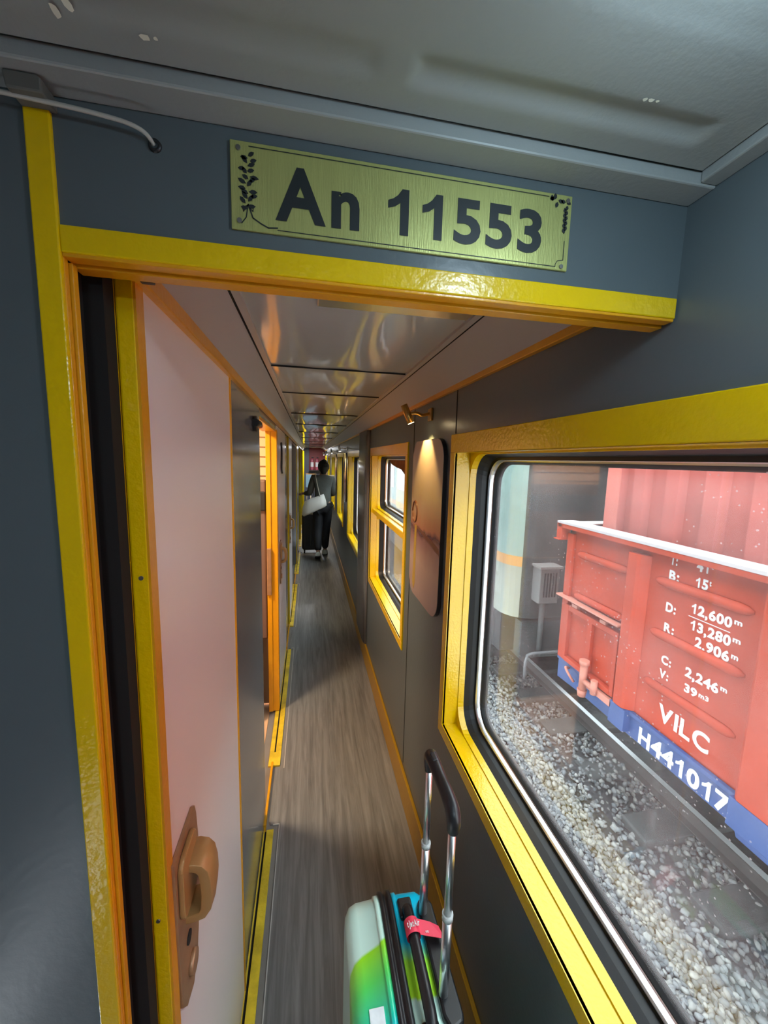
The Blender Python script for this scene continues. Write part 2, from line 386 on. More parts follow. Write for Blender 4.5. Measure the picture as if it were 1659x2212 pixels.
# second jamb beyond the slot
struct('trim_14', B((-.240, -.2205, .5225, .548, FLOOR, .200), (-.2195, XL+.001, .525, .548, FLOOR, .200)), YEL, bevel=.0025)
struct('trim_15', B((XL-.01, XL+.0025, .5255, .5475, FLOOR, .198)), YELWARM)
bm = bmesh.new()
for x, z in ((-.2085, -.155), (-.212, -.66)): cyl(bm, (x, .5235, z), (x, .526, z), .0028, n=12)
for x, z in ((-.2395, .12), (-.2395, -.6)): pass
struct('trim_16', bm, SCREW)
# vestibule shell behind the camera
struct('wall_back', B((-.95, .6, -1.34, -1.3, FLOOR, .4)), GREY)
struct('wall_left', B((-.99, -.95, -1.3, .486, FLOOR, .4)), GREY)

# ---- vestibule ceiling: bordered sheet with pressed recesses
bm = bmesh.new()
ZV = .332
box(bm, -.95, XR, .418, YH, ZH1, ZV+.004); box(bm, .437, XR, -1.3, .418, ZH1+.002, ZV+.004)
struct('ceiling.004', bm, CEIL, bevel=.002)
bm = bmesh.new()
x0, x1, y0, y1 = -.9, .434, -1.28, .414
recs = [(.085, .395, .356, .390, .0045), (-.30, .060, .356, .390, .002), (.085, .395, -.4, .30, .0012), (-.6, .060, -.4, .30, .0008)]
NX, NY = 268, 200
ylist = [y1-(.75*(j/150)) if j <= 150 else y1-.75-(j-150)*((y1-.75-y0)/50) for j in range(NY+1)]
g = []
for yy in ylist:
    row = []
    for i in range(NX+1):
        xx = x0+(x1-x0)*i/NX; z = ZV
        for (a, b_, c, d, h) in recs:
            dx = min(xx-a, b_-xx); dy = min(yy-c, d-yy); m_ = min(dx, dy)
            s = max(0, min(1, m_/.012)); s = s*s*(3-2*s); z += h*s
        row.append(bm.verts.new((xx, yy, z)))
    g.append(row)
for j in range(NY):
    for i in range(NX): bm.faces.new((g[j][i], g[j][i+1], g[j+1][i+1], g[j+1][i])).smooth = True
struct('ceiling.005', bm, CEIL)
struct('ceiling.006', B((-.95, XR, -1.3, YH, ZV+.012, .42)), DARK)
# chips in the ceiling paint
bm = bmesh.new()
for cx, cy, rx, ry in ((-.13, .392, .004, .0028), (-.122, .3915, .0018, .0018), (-.19, .386, .003, .006), (-.178, .378, .003, .006), (.30, .353, .0022, .0018), (.306, .3525, .0028, .002), (.312, .352, .0018, .0015)):
    vs = [bm.verts.new((cx+rx*math.cos(2*PI*k/9)*random.uniform(.75, 1.2), cy+ry*math.sin(2*PI*k/9)*random.uniform(.75, 1.2), ZV-.0006)) for k in range(9)]; bm.faces.new(vs)
struct('ceiling.007', bm, mat('chipped_plaster', (.75, .72, .62), .8))

# ---- left wall of the corridor
bm = bmesh.new()
OPEN = [(1.675, 2.47), (4.62, 6.16)]
box(bm, XL-.09, XL, 1.083, OPEN[0][0], FLOOR+.03, .4)
box(bm, XL-.055, XL-.008, 2.50, OPEN[1][0], FLOOR, .4)
box(bm, XL-.09, XL-.008, OPEN[1][1], YEND, FLOOR, .4)
box(bm, XL-.09, XL-.004, OPEN[0][0], OPEN[0][1], .165, .4); box(bm, XL-.09, XL-.008, OPEN[1][0], OPEN[1][1], .165, .4)
struct('wall_left.001', bm, GREYS)
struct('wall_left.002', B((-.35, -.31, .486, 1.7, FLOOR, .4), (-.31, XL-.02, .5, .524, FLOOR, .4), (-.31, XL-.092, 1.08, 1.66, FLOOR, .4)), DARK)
struct('trim_17', B((XL-.03, XL+.003, 1.075, 1.083, FLOOR, .198)), YELWARM)

PLATE = mat('bronze_handle_plate', (.40, .24, .13), .38, metal=.35, var=.12, vscale=30)
HGRIP = mat('bronze_plastic_grip', (.46, .27, .10), .34, spec=.5, metal=.2)
def handle(parent, y, z, s=1.0, x=XL, flip=1):
    """long pointed plate with a D-shaped grip standing out to +x"""
    bm = bmesh.new()
    P = [(-.060, .073), (.040, .073), (.048, .068), (.054, .05), (.066, -.044), (.060, -.09), (.044, -.16), (.030, -.205), (.005, -.232), (-.030, -.222), (-.049, -.195), (-.055, -.06)]
    prism(bm, [(y+a*s*flip, z+b_*s) for a, b_ in P], 0, x, x+.006*s)
    h = link('handle_plate', bm, PLATE, parent, bevel=.0015)
    bm = bmesh.new()
    path = [(.003, .020), (.018, .020), (.028, .016), (.034, .008), (.037, -.010), (.038, -.034), (.036, -.058), (.030, -.068), (.018, -.072), (.003, -.074)]
    rings = []
    for k, (dx, dz) in enumerate(path):
        a = path[max(k-1, 0)]; c = path[min(k+1, len(path)-1)]; t = Vector((c[0]-a[0], 0, c[1]-a[1])).normalized(); nrm = Vector((-t.z, 0, t.x))
        hw = .025; ht = .006+.002*math.sin(PI*k/9)
        rings.append([Vector((x+dx*s, y+.004*s, z+dz*s))+(nrm*p[0]*ht+Vector((0, p[1]*hw, 0)))*s for p in ((1, -1), (1.3, 0), (1, 1), (-1, 1), (-1.1, 0), (-1, -1))])
    loft(bm, rings, smooth=True)
    link('handle_grip', bm, HGRIP, parent, bevel=.001)
    bm = bmesh.new(); prism(bm, [(y+q[0]*s, z+q[1]*s) for q in rrect(-.048, .026, -.048, .058, .02)], 0, x+.006*s, x+.014*s)
    link('inner_rest', bm, HGRIP, parent, bevel=.003)
    bm = bmesh.new(); cyl(bm, (x+.005*s, y-.012*s, z-.115*s), (x+.008*s, y-.012*s, z-.115*s), .010*s, n=16)
    link('keyhole', bm, DARK, parent)
    bm = bmesh.new(); cyl(bm, (x+.005*s, y-.004*s, z-.175*s), (x+.013*s, y-.004*s, z-.175*s), .017*s, n=18)
    link('thumb_turn', bm, PLATE, parent)
d1 = sroot('door_1', (XL, .8, FLOOR))
link('door_panel', B((XL-.03, XL, .549, 1.074, FLOOR+.012, .21)), WHITE, d1, bevel=.002)
handle(d1, .600, -.665, 1.0)

d2 = sroot('door_2', (XL, 2.9, FLOOR))
link('door_panel', B((XL-.03, XL-.002, 2.545, 3.37, FLOOR+.012, .195)), WHITE, d2, bevel=.002)
link('door_stile', B((-.262, -.234, 2.465, 2.50, FLOOR+.01, .165), (-.240, XL+.004, 2.472, 2.545, FLOOR+.01, .165)), YELWARM, d2, bevel=.003)
link('lock_case', B((-.262, -.235, 2.45, 2.466, -.86, -.56)), PLATE, d2, bevel=.004)
handle(d2, 2.72, -.64, 1.0)
bm = bmesh.new(); tube(bm, [(XL+.004, 2.86, .10), (XL+.010, 2.80, .05), (XL+.010, 2.79, -.02), (XL+.006, 2.84, -.075), (XL+.004, 2.93, -.11)], .007, n=8, sub=5)
link('pull_cord', bm, BLK, d2)
d3 = sroot('door_3', (XL, 4.2, FLOOR))
link('door_panel', B((XL-.03, XL-.002, 3.88, 4.60, FLOOR+.012, .195)), WHITE, d3, bevel=.002)
link('door_stile', B((-.228, XL+.004, 3.835, 3.88, FLOOR+.01, .195)), YEL, d3, bevel=.003)
handle(d3, 4.05, -.64, 1.0)
d4 = sroot('door_4', (XL, 6.5, FLOOR))
link('door_panel', B((XL-.03, XL-.002, 6.24, 7.2, FLOOR+.012, .195)), mat('tan_door', (.40, .30, .20), .25), d4, bevel=.002)
link('door_stile', B((-.25, XL+.004, 6.17, 6.24, FLOOR+.01, .195)), YEL, d4, bevel=.003)
d5 = sroot('door_5', (XL, 8.4, FLOOR))
link('door_panel', B((XL-.03, XL, 8.16, 9.0, FLOOR+.012, .195)), mat('tan_door_far', (.40, .30, .20), .25), d5, bevel=.002)
link('door_stile', B((-.22, XL+.02, 8.10, 8.16, FLOOR+.01, .195)), YEL, d5, bevel=.003)
d6 = sroot('door_6', (XL, 10.2, FLOOR))
link('door_stile', B((-.22, XL+.03, 9.9, 9.97, FLOOR+.01, .195), (-.22, XL+.04, 11.4, 11.5, FLOOR+.01, .195)), YEL, d6, bevel=.003)
# top frame over the open compartment doorway
struct('trim_18', B((XL-.08, XL-.002, OPEN[0][0], OPEN[0][1], .152, .166)), YELWARM, bevel=.002)
# compartment behind the open door: warm slatted partition and dark berth
CW = mat('warm_slatted_partition', (.78, .50, .30), .5)
bm = bmesh.new()
box(bm, -2.0, -.257, 2.58, 2.62, FLOOR, .5)
box(bm, -2.0, -.29, 1.28, 1.32, FLOOR, .5); box(bm, -2.04, -2.0, 1.28, 2.62, FLOOR, .5); box(bm, -2.0, -.235, 1.09, 2.62, FLOOR-.09, FLOOR-.051); box(bm, -2.0, -.262, 1.3, 2.6, FLOOR-.051, FLOOR-.01); box(bm, -2.0, -.29, 1.3, 2.6, .45, .5)
struct('wall_left.003', bm, CW)
struct('trim_19', B(*[(-1.9, -.258, 2.574, 2.58, z, z+.006) for z in [-1.2+.06*k for k in range(27)]]), mat('slat_shadow_gap', (.30, .16, .07), .6))
# side compartment (dark) behind the third opening
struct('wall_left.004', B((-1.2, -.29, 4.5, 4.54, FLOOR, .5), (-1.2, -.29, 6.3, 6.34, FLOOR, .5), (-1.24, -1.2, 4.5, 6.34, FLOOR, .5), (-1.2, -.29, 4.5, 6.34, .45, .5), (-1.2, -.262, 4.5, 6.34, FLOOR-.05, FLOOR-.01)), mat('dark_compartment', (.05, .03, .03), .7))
light('compartment_light', 'AREA', (-.8, 1.9, .42), 24, (1.0, .78, .50), .3, (-.8, 1.9, -1))
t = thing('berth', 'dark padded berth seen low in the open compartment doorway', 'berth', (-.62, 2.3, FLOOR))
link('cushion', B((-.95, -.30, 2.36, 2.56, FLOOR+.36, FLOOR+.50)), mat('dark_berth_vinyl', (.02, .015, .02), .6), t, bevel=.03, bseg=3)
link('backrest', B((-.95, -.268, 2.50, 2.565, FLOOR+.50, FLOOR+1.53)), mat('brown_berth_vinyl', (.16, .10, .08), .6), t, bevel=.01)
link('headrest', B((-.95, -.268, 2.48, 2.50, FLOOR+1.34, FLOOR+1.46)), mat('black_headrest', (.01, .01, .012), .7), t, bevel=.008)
link('under_berth_shade', B((-.94, -.31, 2.38, 2.56, FLOOR, FLOOR+.36)), mat('under_berth_shade', (.05, .035, .03), .6), t)  # dark block, the shade of the space under the berth is its colour
# far end wall
struct('wall_far', B((-.7, .6, YEND, YEND+.05, FLOOR, .5)), mat('end_wall_paint', (.10, .10, .13), .4))

# ================================================================= NAME PLATE
pl = thing('number_plate', 'greenish brass plate reading An 11553 on the grey wall over the doorway', 'sign', (.11, YH, .267))
GOLD = mat('brushed_gold_plate', (.55, .56, .20), .30, metal=.55, spec=.6, bump=.12, bscale=30, stretch=(30, 1, 2), var=.04)
INK = mat('black_engraving', (.012, .016, .018), .5)
sx0, sx1, sz0, sz1 = -.0775, .2995, .2275, .3085
link('plate', B((sx0, sx1, YH-.003, YH, sz0, sz1)), GOLD, pl, bevel=.0008)
bm = bmesh.new(); yf = YH-.0032
def stroke(bm, pts, wd):
    for (a, b_) in zip(pts, pts[1:]):
        d = Vector((b_[0]-a[0], 0, b_[1]-a[1])); L = d.length
        if L < 1e-6: continue
        d /= L; nrm = Vector((-d.z, 0, d.x))*wd/2; A = Vector((a[0], yf-.0002, a[1]))-d*wd*.3; C = Vector((b_[0], yf-.0002, b_[1]))+d*wd*.3
        bm.faces.new([bm.verts.new(q) for q in (A-nrm, A+nrm, C+nrm, C-nrm)])
def leaf(bm, x, z, ang, L=.0042, W=.0022):
    c, s = math.cos(ang), math.sin(ang)
    pts = [(0, 0), (.35, .8), (.7, .7), (1, 0), (.7, -.7), (.35, -.8)]
    bm.faces.new([bm.verts.new((x+p[0]*L*c-p[1]*W*s, yf-.0003, z+p[0]*L*s+p[1]*W*c)) for p in pts])
text_bm(bm, 'An', .0505, (-.037, yf, .2425), (1, 0, 0), (0, 0, 1), .0003, bold=.03, width=.092)
link('lettering', bm, INK, pl); bm = bmesh.new()
text_bm(bm, '11553', .0455, (.0775, yf, .2420), (1, 0, 0), (0, 0, 1), .0003, bold=.03, width=.190)
link('lettering', bm, INK, pl)
bm = bmesh.new()
stroke(bm, [(sx0+.018, sz1-.0042), (sx1-.030, sz1-.0042)], .0008)
stroke(bm, [(sx0+.045, sz0+.0035), (sx1-.016, sz0+.0035), (sx1-.016, sz0+.006), (sx1-.0135, sz0+.010), (sx1-.0065, sz0+.0115), (sx1-.0065, sz0+.032)], .0008)
link('border_lines', bm, INK, pl)
bm = bmesh.new()
for k in range(22):   # flower garland at the left
    zc = sz1-.013-k*.0023; side = (-1) ** k; leaf(bm, sx0+.0165+.0016*math.sin(k*.9)+side*.0008, zc, PI/2*(1-side)+side*random.uniform(-.2, 1.1), random.uniform(.0065, .009), .0024)
stroke(bm, [(sx0+.0165, sz0+.024), (sx0+.012, sz0+.017), (sx0+.011, sz0+.021), (sx0+.016, sz0+.023), (sx0+.021, sz0+.018), (sx0+.0215, sz0+.022), (sx0+.0165, sz0+.024)], .0008)
stroke(bm, [(sx0+.0165, sz0+.024), (sx0+.0145, sz0+.012), (sx0+.010, sz0+.006)], .0010)
stroke(bm, [(sx0+.0165, sz0+.024), (sx0+.021, sz0+.012), (sx0+.029, sz0+.0075), (sx0+.036, sz0+.0045), (sx0+.045, sz0+.0055)], .0013)
link('flower_ornament', bm, INK, pl); bm = bmesh.new()
for k in range(7): leaf(bm, sx1-.029+k*.0035, sz1-.0075+.001*(-1)**k, random.uniform(0, 6.3), .0068, .0026)
for k in range(10): leaf(bm, sx1-.0075+.0022*(-1)**k, sz1-.011-k*.0027, -1.2 if k % 2 else -2.0, .0062, .0024)
link('flower_ornament', bm, INK, pl)
for x, z in ((sx0+.008, sz1-.007), (sx0+.008, sz0+.008), (sx1-.006, sz1-.006), (sx1-.0085, sz0+.004)):
    bm = bmesh.new(); cyl(bm, (x, YH-.003, z), (x, YH-.0045, z), .0024, n=14); link('screw', bm, SCREW, pl)

# cable through the grommet
bm = bmesh.new(); tube(bm, [(-.40, .436, .318), (-.32, .438, .309), (-.262, .438, .3065), (-.22, .439, .305), (-.19, .440, .3035), (-.165, .442, .3015), (-.152, .446, .2985), (-.147, .4535, .294)], .0019, n=10, sub=6)
cb = link('cable', bm, mat('grey_white_cable', (.42, .40, .36), .5)); tag(cb, 'off-white cable looping into a hole in the grey wall', 'cable')
bm = bmesh.new(); r_ = []
for k in range(20):
    a = 2*PI*k/20; r_.append((math.cos(a), math.sin(a)))
for (R, yy) in ((.0062, YH+.0),): loft(bm, [[(-.146+c*R, YH, .293+s*R) for c, s in r_], [(-.146+c*R*.9, YH-.0022, .293+s*R*.9) for c, s in r_], [(-.146+c*R*.5, YH-.0022, .293+s*R*.5) for c, s in r_], [(-.146+c*R*.5, YH, .293+s*R*.5) for c, s in r_]], caps=False)
gm = link('grommet', bm, BLK); tag(gm, 'black rubber grommet where the cable enters the wall', 'grommet')
bm = bmesh.new(); prism(bm, [(-.254, .306), (-.256, .3195), (-.230, .3195), (-.2265, .317), (-.2265, .306)], 1, .430, YH)
bk = link('cover_bracket', bm, mat('dark_grey_cover', (.12, .115, .10), .6), bevel=.0015); tag(bk, 'small grey cover box above the yellow door post', 'bracket')

# ================================================================= POSTERS AND SPOT LAMPS
def art_mat():
    m = mat('poster_print', (.3, .2, .18), .16, spec=.6); nt = m.node_tree; b = nt.nodes['Principled BSDF']
    tc = nt.nodes.new('ShaderNodeTexCoord'); sp = nt.nodes.new('ShaderNodeSeparateXYZ'); nt.links.new(tc.outputs['Generated'], sp.inputs[0])
    n = nt.nodes.new('ShaderNodeTexNoise'); n.inputs['Scale'].default_value = 4; n.inputs['Detail'].default_value = 6; nt.links.new(tc.outputs['Generated'], n.inputs['Vector'])
    a = nt.nodes.new('ShaderNodeMath'); a.operation = 'MULTIPLY_ADD'; a.inputs[1].default_value = .12; nt.links.new(n.outputs[0], a.inputs[0]); nt.links.new(sp.outputs[2], a.inputs[2])
    rp = nt.nodes.new('ShaderNodeValToRGB'); e = rp.color_ramp.elements
    e[0].position = 0; e[0].color = (.30, .20, .19, 1); e[1].position = 1; e[1].color = (.42, .33, .30, 1)
    for p, c in ((.3, (.42, .28, .22)), (.46, (.28, .14, .13)), (.50, (.10, .04, .05)), (.53, (.45, .20, .12)), (.72, (.52, .40, .20))): x = e.new(p); x.color = (*c, 1)
    nt.links.new(a.outputs[0], rp.inputs[0]); nt.links.new(rp.outputs[0], b.inputs['Base Color']); return m
ART = art_mat(); ARTD = mat('poster_dark_print', (.16, .06, .03), .3); ARTY = mat('poster_ochre_print', (.42, .27, .03), .3)
def poster(yc, w2, z0, z1, label, detail=True, cat='poster'):
    p = thing('poster', label, cat, (XR, yc, z0), 'rounded posters between the windows')
    bm = bmesh.new(); prism(bm, rrect(yc-w2, yc+w2, z0, z1, .075, 8), 0, XR-.014, XR); link('backing_board', bm, BLK, p)
    bm = bmesh.new(); prism(bm, rrect(yc-w2+.001, yc+w2-.001, z0+.001, z1-.001, .075, 8), 0, XR-.0155, XR-.014); link('print', bm, ART, p)
    if detail:
        x = XR-.0158; bm = bmesh.new()
        a = yc+.115; prism(bm, [(a-.014, -.27), (a+.014, -.27), (a+.028, -.52), (a+.008, -.555), (a-.014, -.52)], 0, x-.0003, x); link('printed_post', bm, ARTY, p)
        bm = bmesh.new(); pts = [(x-.0003, a+.02+.035*math.cos(t), -.215+.045*math.sin(t)) for t in [2*PI*k/20 for k in range(21)]]
        tube(bm, pts, .004, n=6); prism(bm, [(yc+.09, -.268), (yc+.09, -.280), (yc-w2+.005, -.330), (yc-w2+.005, -.305)], 0, x-.0004, x)
        link('printed_railing', bm, ARTD, p)
    return p
poster(1.475, .20, -.575, .082, 'brown-pink sunset poster with rounded ends lit by a brass spot lamp')
poster(5.10, .17, -.55, .08, 'dim reddish rounded poster beyond the third window, beside white spot lamp', False)
poster(6.95, .17, -.55, .08, 'narrow reddish poster far down the corridor past the fourth window', False)
LAMPG = mat('lamp_glow', (1, .8, .5), .5, emit=(1.0, .80, .45), estr=22)
LAMPW = mat('lamp_glow_white', (1, .95, .85), .5, emit=(1.0, .93, .80), estr=26)
WHM = mat('white_lamp_enamel', (.75, .75, .72), .3)
def spot(y, label, metal, glow, power, tilt, col, z=.175, near=False):
    s = thing('spot_lamp', label, 'lamp', (XR, y, z), 'picture spot lamps on the right wall')
    head_c = Vector((XR-.098, y, z)); ax = Vector((math.sin(tilt), 0, -math.cos(tilt)))
    bm = bmesh.new(); cyl(bm, head_c-ax*.036, head_c+ax*.036, .013, .0145, n=24); link('lamp_head', bm, metal, s)
    bm = bmesh.new(); cyl(bm, head_c+ax*.0355, head_c+ax*.0375, .0115, n=20); link('lens', bm, glow, s)
    bm = bmesh.new(); tube(bm, [head_c+Vector((.010, 0, 0)), head_c+Vector((.035, -.004, .004)), head_c+Vector((.06, .006, -.002)), Vector((XR-.004, y+.01, z+.008))], .006, n=8, sub=4); link('arm', bm, metal, s)
    bm = bmesh.new(); box(bm, XR-.010, XR, y-.014, y+.03, z-.022, z+.026); link('wall_plate', bm, metal, s, bevel=.003)
    p = head_c+ax*.042
    light('spot_light', 'SPOT', p, power, col, .006, p+ax, 84, .5)
spot(1.47, 'brass spot lamp over the sunset poster', BRASS, LAMPG, 5, math.radians(24), (1, .66, .22))
spot(4.93, 'white spot lamp with lit bulb beyond the steel-grey pillar cover', WHM, LAMPW, 16, math.radians(8), (1, .75, .45), z=.13)
spot(6.80, 'second white spot lamp down the corridor, above the person', WHM, LAMPW, 16, math.radians(8), (1, .75, .45), z=.13)
spot(8.70, 'third white spot lamp down the corridor, left of the person\'s head', WHM, LAMPW, 16, math.radians(8), (1, .75, .45), z=.13)
spot(10.6, 'farthest and smallest lit spot lamp on the right wall', WHM, LAMPW, 16, math.radians(8), (1, .75, .45), z=.13)
# black lamp fitting with a red end high on the left wall
t = thing('wall_fixture', 'black wall fitting with a red end next to the open compartment door', 'fixture', (XL, 1.5, .115))
bm = bmesh.new(); cyl(bm, (XL, 1.50, .118), (XL+.012, 1.50, .118), .028, n=20); link('base', bm, BLK, t)
bm = bmesh.new(); cyl(bm, (XL+.012, 1.46, .12), (XL+.012, 1.56, .122), .013, n=16); link('body', bm, BLK, t)
bm = bmesh.new(); cyl(bm, (XL+.012, 1.56, .122), (XL+.012, 1.60, .118), .0125, .010, n=16); link('red_end', bm, mat('red_plastic', (.55, .03, .02), .3), t)

# lamp housing of the vestibule (just above the picture)
t = thing('ceiling_lamp', 'round white ceiling lamp of the vestibule, out of the picture top', 'lamp', (.27, .15, ZV))
bm = bmesh.new(); cyl(bm, (.27, .15, ZV+.003), (.27, .15, .315), .06, .05, n=32); link('lamp_body', bm, WHM, t)
bm = bmesh.new(); cyl(bm, (.27, .15, .315), (.27, .15, .310), .042, n=32); link('diffuser', bm, mat('cool_lamp_glow', (.9, .95, 1), .5, emit=(.8, .92, 1), estr=14), t)

# ================================================================= FAR END
t = thing('fire_board', 'red board on the far end wall behind two extinguishers', 'board', (.25, YEND, -.4))
link('board', B((-.02, .55, YEND-.03, YEND, -.36, .32)), mat('red_board', (.20, .008, .010), .5), t, bevel=.004)
link('shelf', B((-.02, .55, YEND-.16, YEND-.03, -.385, -.36)), mat('dark_shelf', (.03, .015, .015), .5), t)
EX = mat('extinguisher_red', (.42, .10, .14), .25); EXW = mat('extinguisher_label', (.7, .66, .68), .4)
for k, (x, lab) in enumerate(((.07, 'left fire extinguisher on the red board'), (.22, 'right fire extinguisher on the red board'))):
    e = thing('fire_extinguisher', lab, 'fire extinguisher', (x, YEND-.09, -.36), 'extinguishers at the far end')
    bm = bmesh.new(); prof = [(.048, -.36), (.05, -.34), (.05, -.08), (.045, -.05), (.028, -.02), (.018, 0)]
    loft(bm, [[(x+r*math.cos(2*PI*i/16), YEND-.09+r*math.sin(2*PI*i/16), z) for i in range(16)] for r, z in prof]); link('cylinder', bm, EX, e)
    bm = bmesh.new(); cyl(bm, (x, YEND-.09, -.26), (x, YEND-.09, -.12), .0507, n=16, caps=False); link('label_band', bm, EXW, e)
    bm = bmesh.new(); cyl(bm, (x, YEND-.09, 0), (x, YEND-.09, .03), .014, n=10); box(bm, x-.01, x+.05, YEND-.10, YEND-.08, .025, .035); link('valve', bm, BLK, e)
t = thing('notice', 'light blue notice with an orange top edge on the end wall', 'notice', (.03, YEND, -.88))
link('sheet', B((-.12, .20, YEND-.012, YEND-.001, -.9, -.5)), mat('blue_notice', (.30, .48, .60), .5, var=.15, vscale=3), t)
link('header_strip', B((-.12, .20, YEND-.013, YEND-.001, -.5, -.46)), mat('orange_strip', (.7, .38, .18), .5), t)
light('corridor_end_fill', 'AREA', (.1, 11.2, .29), 14, (.9, .95, 1.0), .2, (.1, 11.2, -1))  # fill added to brighten the far end, without a lamp

# ================================================================= OUTSIDE
GZ = -2.95
XW = 2.36
# ground
bm = bmesh.new(); rows = []
def gh(x, y):
    return GZ-.02+.025*math.sin(x*3.1+y*1.7)+.02*math.sin(y*4.3-x*2)+(-.05 if x > 2.5 else 0)
for j in range(90):
    y = -2+j*.3; rows.append([bm.verts.new((.2+i*.25, y, gh(.2+i*.25, y))) for i in range(60)])
for j in range(89):
    for i in range(59): bm.faces.new((rows[j][i], rows[j][i+1], rows[j+1][i+1], rows[j+1][i])).smooth = True
gm_ = mat('ballast_bed', (.06, .06, .063), .9, bump=1, bscale=25, var=.5, vscale=30)
struct('ground', bm, gm_)
# ballast stones
def stones():
    import numpy as np
    rng = np.random.default_rng(3)
    ico = bmesh.new(); bmesh.ops.create_icosphere(ico, subdivisions=1, radius=1)
    V0 = np.array([v.co[:] for v in ico.verts]); F0 = np.array([[v.index for v in fc.verts] for fc in ico.faces]); ico.free()
    pts = []
    for _ in range(60000):
        y = rng.random()**1.35*9.5+.2; x = 1.0+rng.random()*2.2
        keep = 1 if x < 2.35 else (.25 if x < 3.0 else .5)
        if rng.random() > keep: continue
        if x/y > 3.0: continue
        pts.append((x, y))
    n = len(pts); V = np.zeros((n, len(V0), 3)); mi = np.zeros(n, int)
    for k, (x, y) in enumerate(pts):
        s = rng.uniform(.014, .027)*(1+.04*max(0, y-3)); sc = s*np.array([rng.uniform(.7, 1.3), rng.uniform(.7, 1.3), rng.uniform(.5, .9)])
        A = rng.normal(size=(3, 3)); Q, _r = np.linalg.qr(A)
        v = V0*(1+rng.uniform(-.28, .28, size=(len(V0), 1)))
        V[k] = (v*sc) @ Q + np.array([x, y, gh(x, y)+rng.uniform(0, .045)]); mi[k] = rng.integers(0, 3)
    F = (F0[None]+np.arange(n)[:, None, None]*len(V0)).reshape(-1, 3)
    me = bpy.data.meshes.new('ballast'); me.vertices.add(n*len(V0)); me.vertices.foreach_set('co', V.reshape(-1))
    me.loops.add(F.size); me.loops.foreach_set('vertex_index', F.reshape(-1)); me.polygons.add(len(F))
    me.polygons.foreach_set('loop_start', np.arange(0, F.size, 3)); me.polygons.foreach_set('loop_total', np.full(len(F), 3))
    me.polygons.foreach_set('material_index', np.repeat(mi, len(F0)))
    me.update(); me.validate()
    for c, nm in (((.25, .255, .26), 'pale'), ((.165, .175, .185), 'grey'), ((.34, .335, .32), 'light')): me.materials.append(mat('ballast_stone_'+nm, c, .85, var=.15, vscale=40))
    o = bpy.data.objects.new('ballast', me); COL.objects.link(o); o['kind'] = 'stuff'; tag(o, 'loose pale grey ballast stones covering the trackbed outside', 'ballast')
stones()
# sleepers and rails of the neighbouring track
SLP = mat('weathered_concrete', (.075, .08, .08), .85, bump=.4, bscale=30, var=.25)
ns = 0
for k in range(14):
    y = .55+k*.62
    nm = ['nearest', 'second nearest', 'third nearest', 'fourth nearest', 'fifth nearest', 'sixth nearest', 'seventh nearest', 'eighth nearest', 'ninth nearest', 'tenth nearest', 'eleventh nearest', 'twelfth nearest', 'last but one', 'farthest'][k]
    nm = 'dark concrete sleeper under the rail, %s to the window' % nm
    o = link('sleeper', B((2.62, 4.6, y-.13, y+.13, GZ-.12, GZ+.0)), SLP, bevel=.015); tag(o, nm, 'sleeper', 'track sleepers')
def rail(x, label):
    bm = bmesh.new(); zt = -2.80
    P = [(-.055, -.14), (.055, -.14), (.055, -.130), (.010, -.115), (.008, -.035), (.030, -.028), (.032, -.004), (.027, 0), (-.027, 0), (-.032, -.004), (-.030, -.028), (-.008, -.035), (-.010, -.115), (-.055, -.130)]
    prism(bm, [(x+a, zt+c) for a, c in P], 1, -2, 25)
    for fc in bm.faces:
        if abs(fc.calc_center_median().z-zt) < 1e-4: fc.material_index = 1
    o = link('rail', bm, [mat('rusty_rail_side', (.05, .04, .038), .7, var=.2, vscale=20), mat('polished_rail_head', (.85, .87, .9), .5, metal=.15)]); tag(o, label, 'rail')
rail(3.11, 'near steel rail with a bright head, beside the gravel')
rail(4.11, 'far steel rail running under the wagon')
bm = bmesh.new(); 
struct('ground.001', B((9.0, 9.3, -3, 30, -3.2, 3.0)), mat('dark_embankment', (.03, .038, .035), .9, bump=1, bscale=6, var=.5, vscale=12))

# ---- open freight wagon
RED = mat('wagon_red_paint', (.39, .036, .009), .5, spec=.2, bump=.08, bscale=25, var=.10, vscale=6)
REDL = mat('wagon_pale_worn_red', (.48, .17, .12), .5, var=.1)
BLUE = mat('wagon_blue_paint', (.02, .055, .19), .45, var=.08)
PAINT = mat('white_stencil_paint', (.66, .66, .66), .6)
wg = thing('freight_wagon', 'red open freight wagon with blue sole bar on the next track', 'wagon', (XW, 0, GZ))
U = lambda u: u*XW
def wb(u0, u1, v0, v1, d0=0.0, d1=.04):
    return (XW-d1, XW-d0, U(min(u0, u1)), U(max(u0, u1)), U(min(v0, v1)), U(max(v0, v1)))
yn = -2.2
link('side_wall', B((XW, XW+.05, yn, U(1.33), U(-.765), U(-.235))), RED, wg)
link('end_wall', B((XW, XW+2.3, U(1.33)-.05, U(1.33), U(-.765), U(-.235))), RED, wg)
link('far_side_wall', B((XW+2.25, XW+2.3, yn, U(1.33), U(-.765), U(-.235))), RED, wg)
link('top_rail', B((XW-.075, XW+.04, yn, 3.25, -.252*2.285, -.2345*2.285)), RED, wg, bevel=.006)
link('top_rail_cap', B((XW-.078, XW+.09, yn, 3.256, -.2345*2.285, -.2255*2.285)), mat('pale_rail_cap', (.46, .41, .41), .5), wg)
link('rail_end_bracket', B((XW-.075, XW+.02, 3.19, 3.26, U(-.29), U(-.226)), (XW-.095, XW+.03, 3.185, 3.275, U(-.293), U(-.288))), RED, wg, bevel=.004)
link('post', B(wb(1.338, 1.303, -.765, -.262, 0, .03)), RED, wg, bevel=.006)
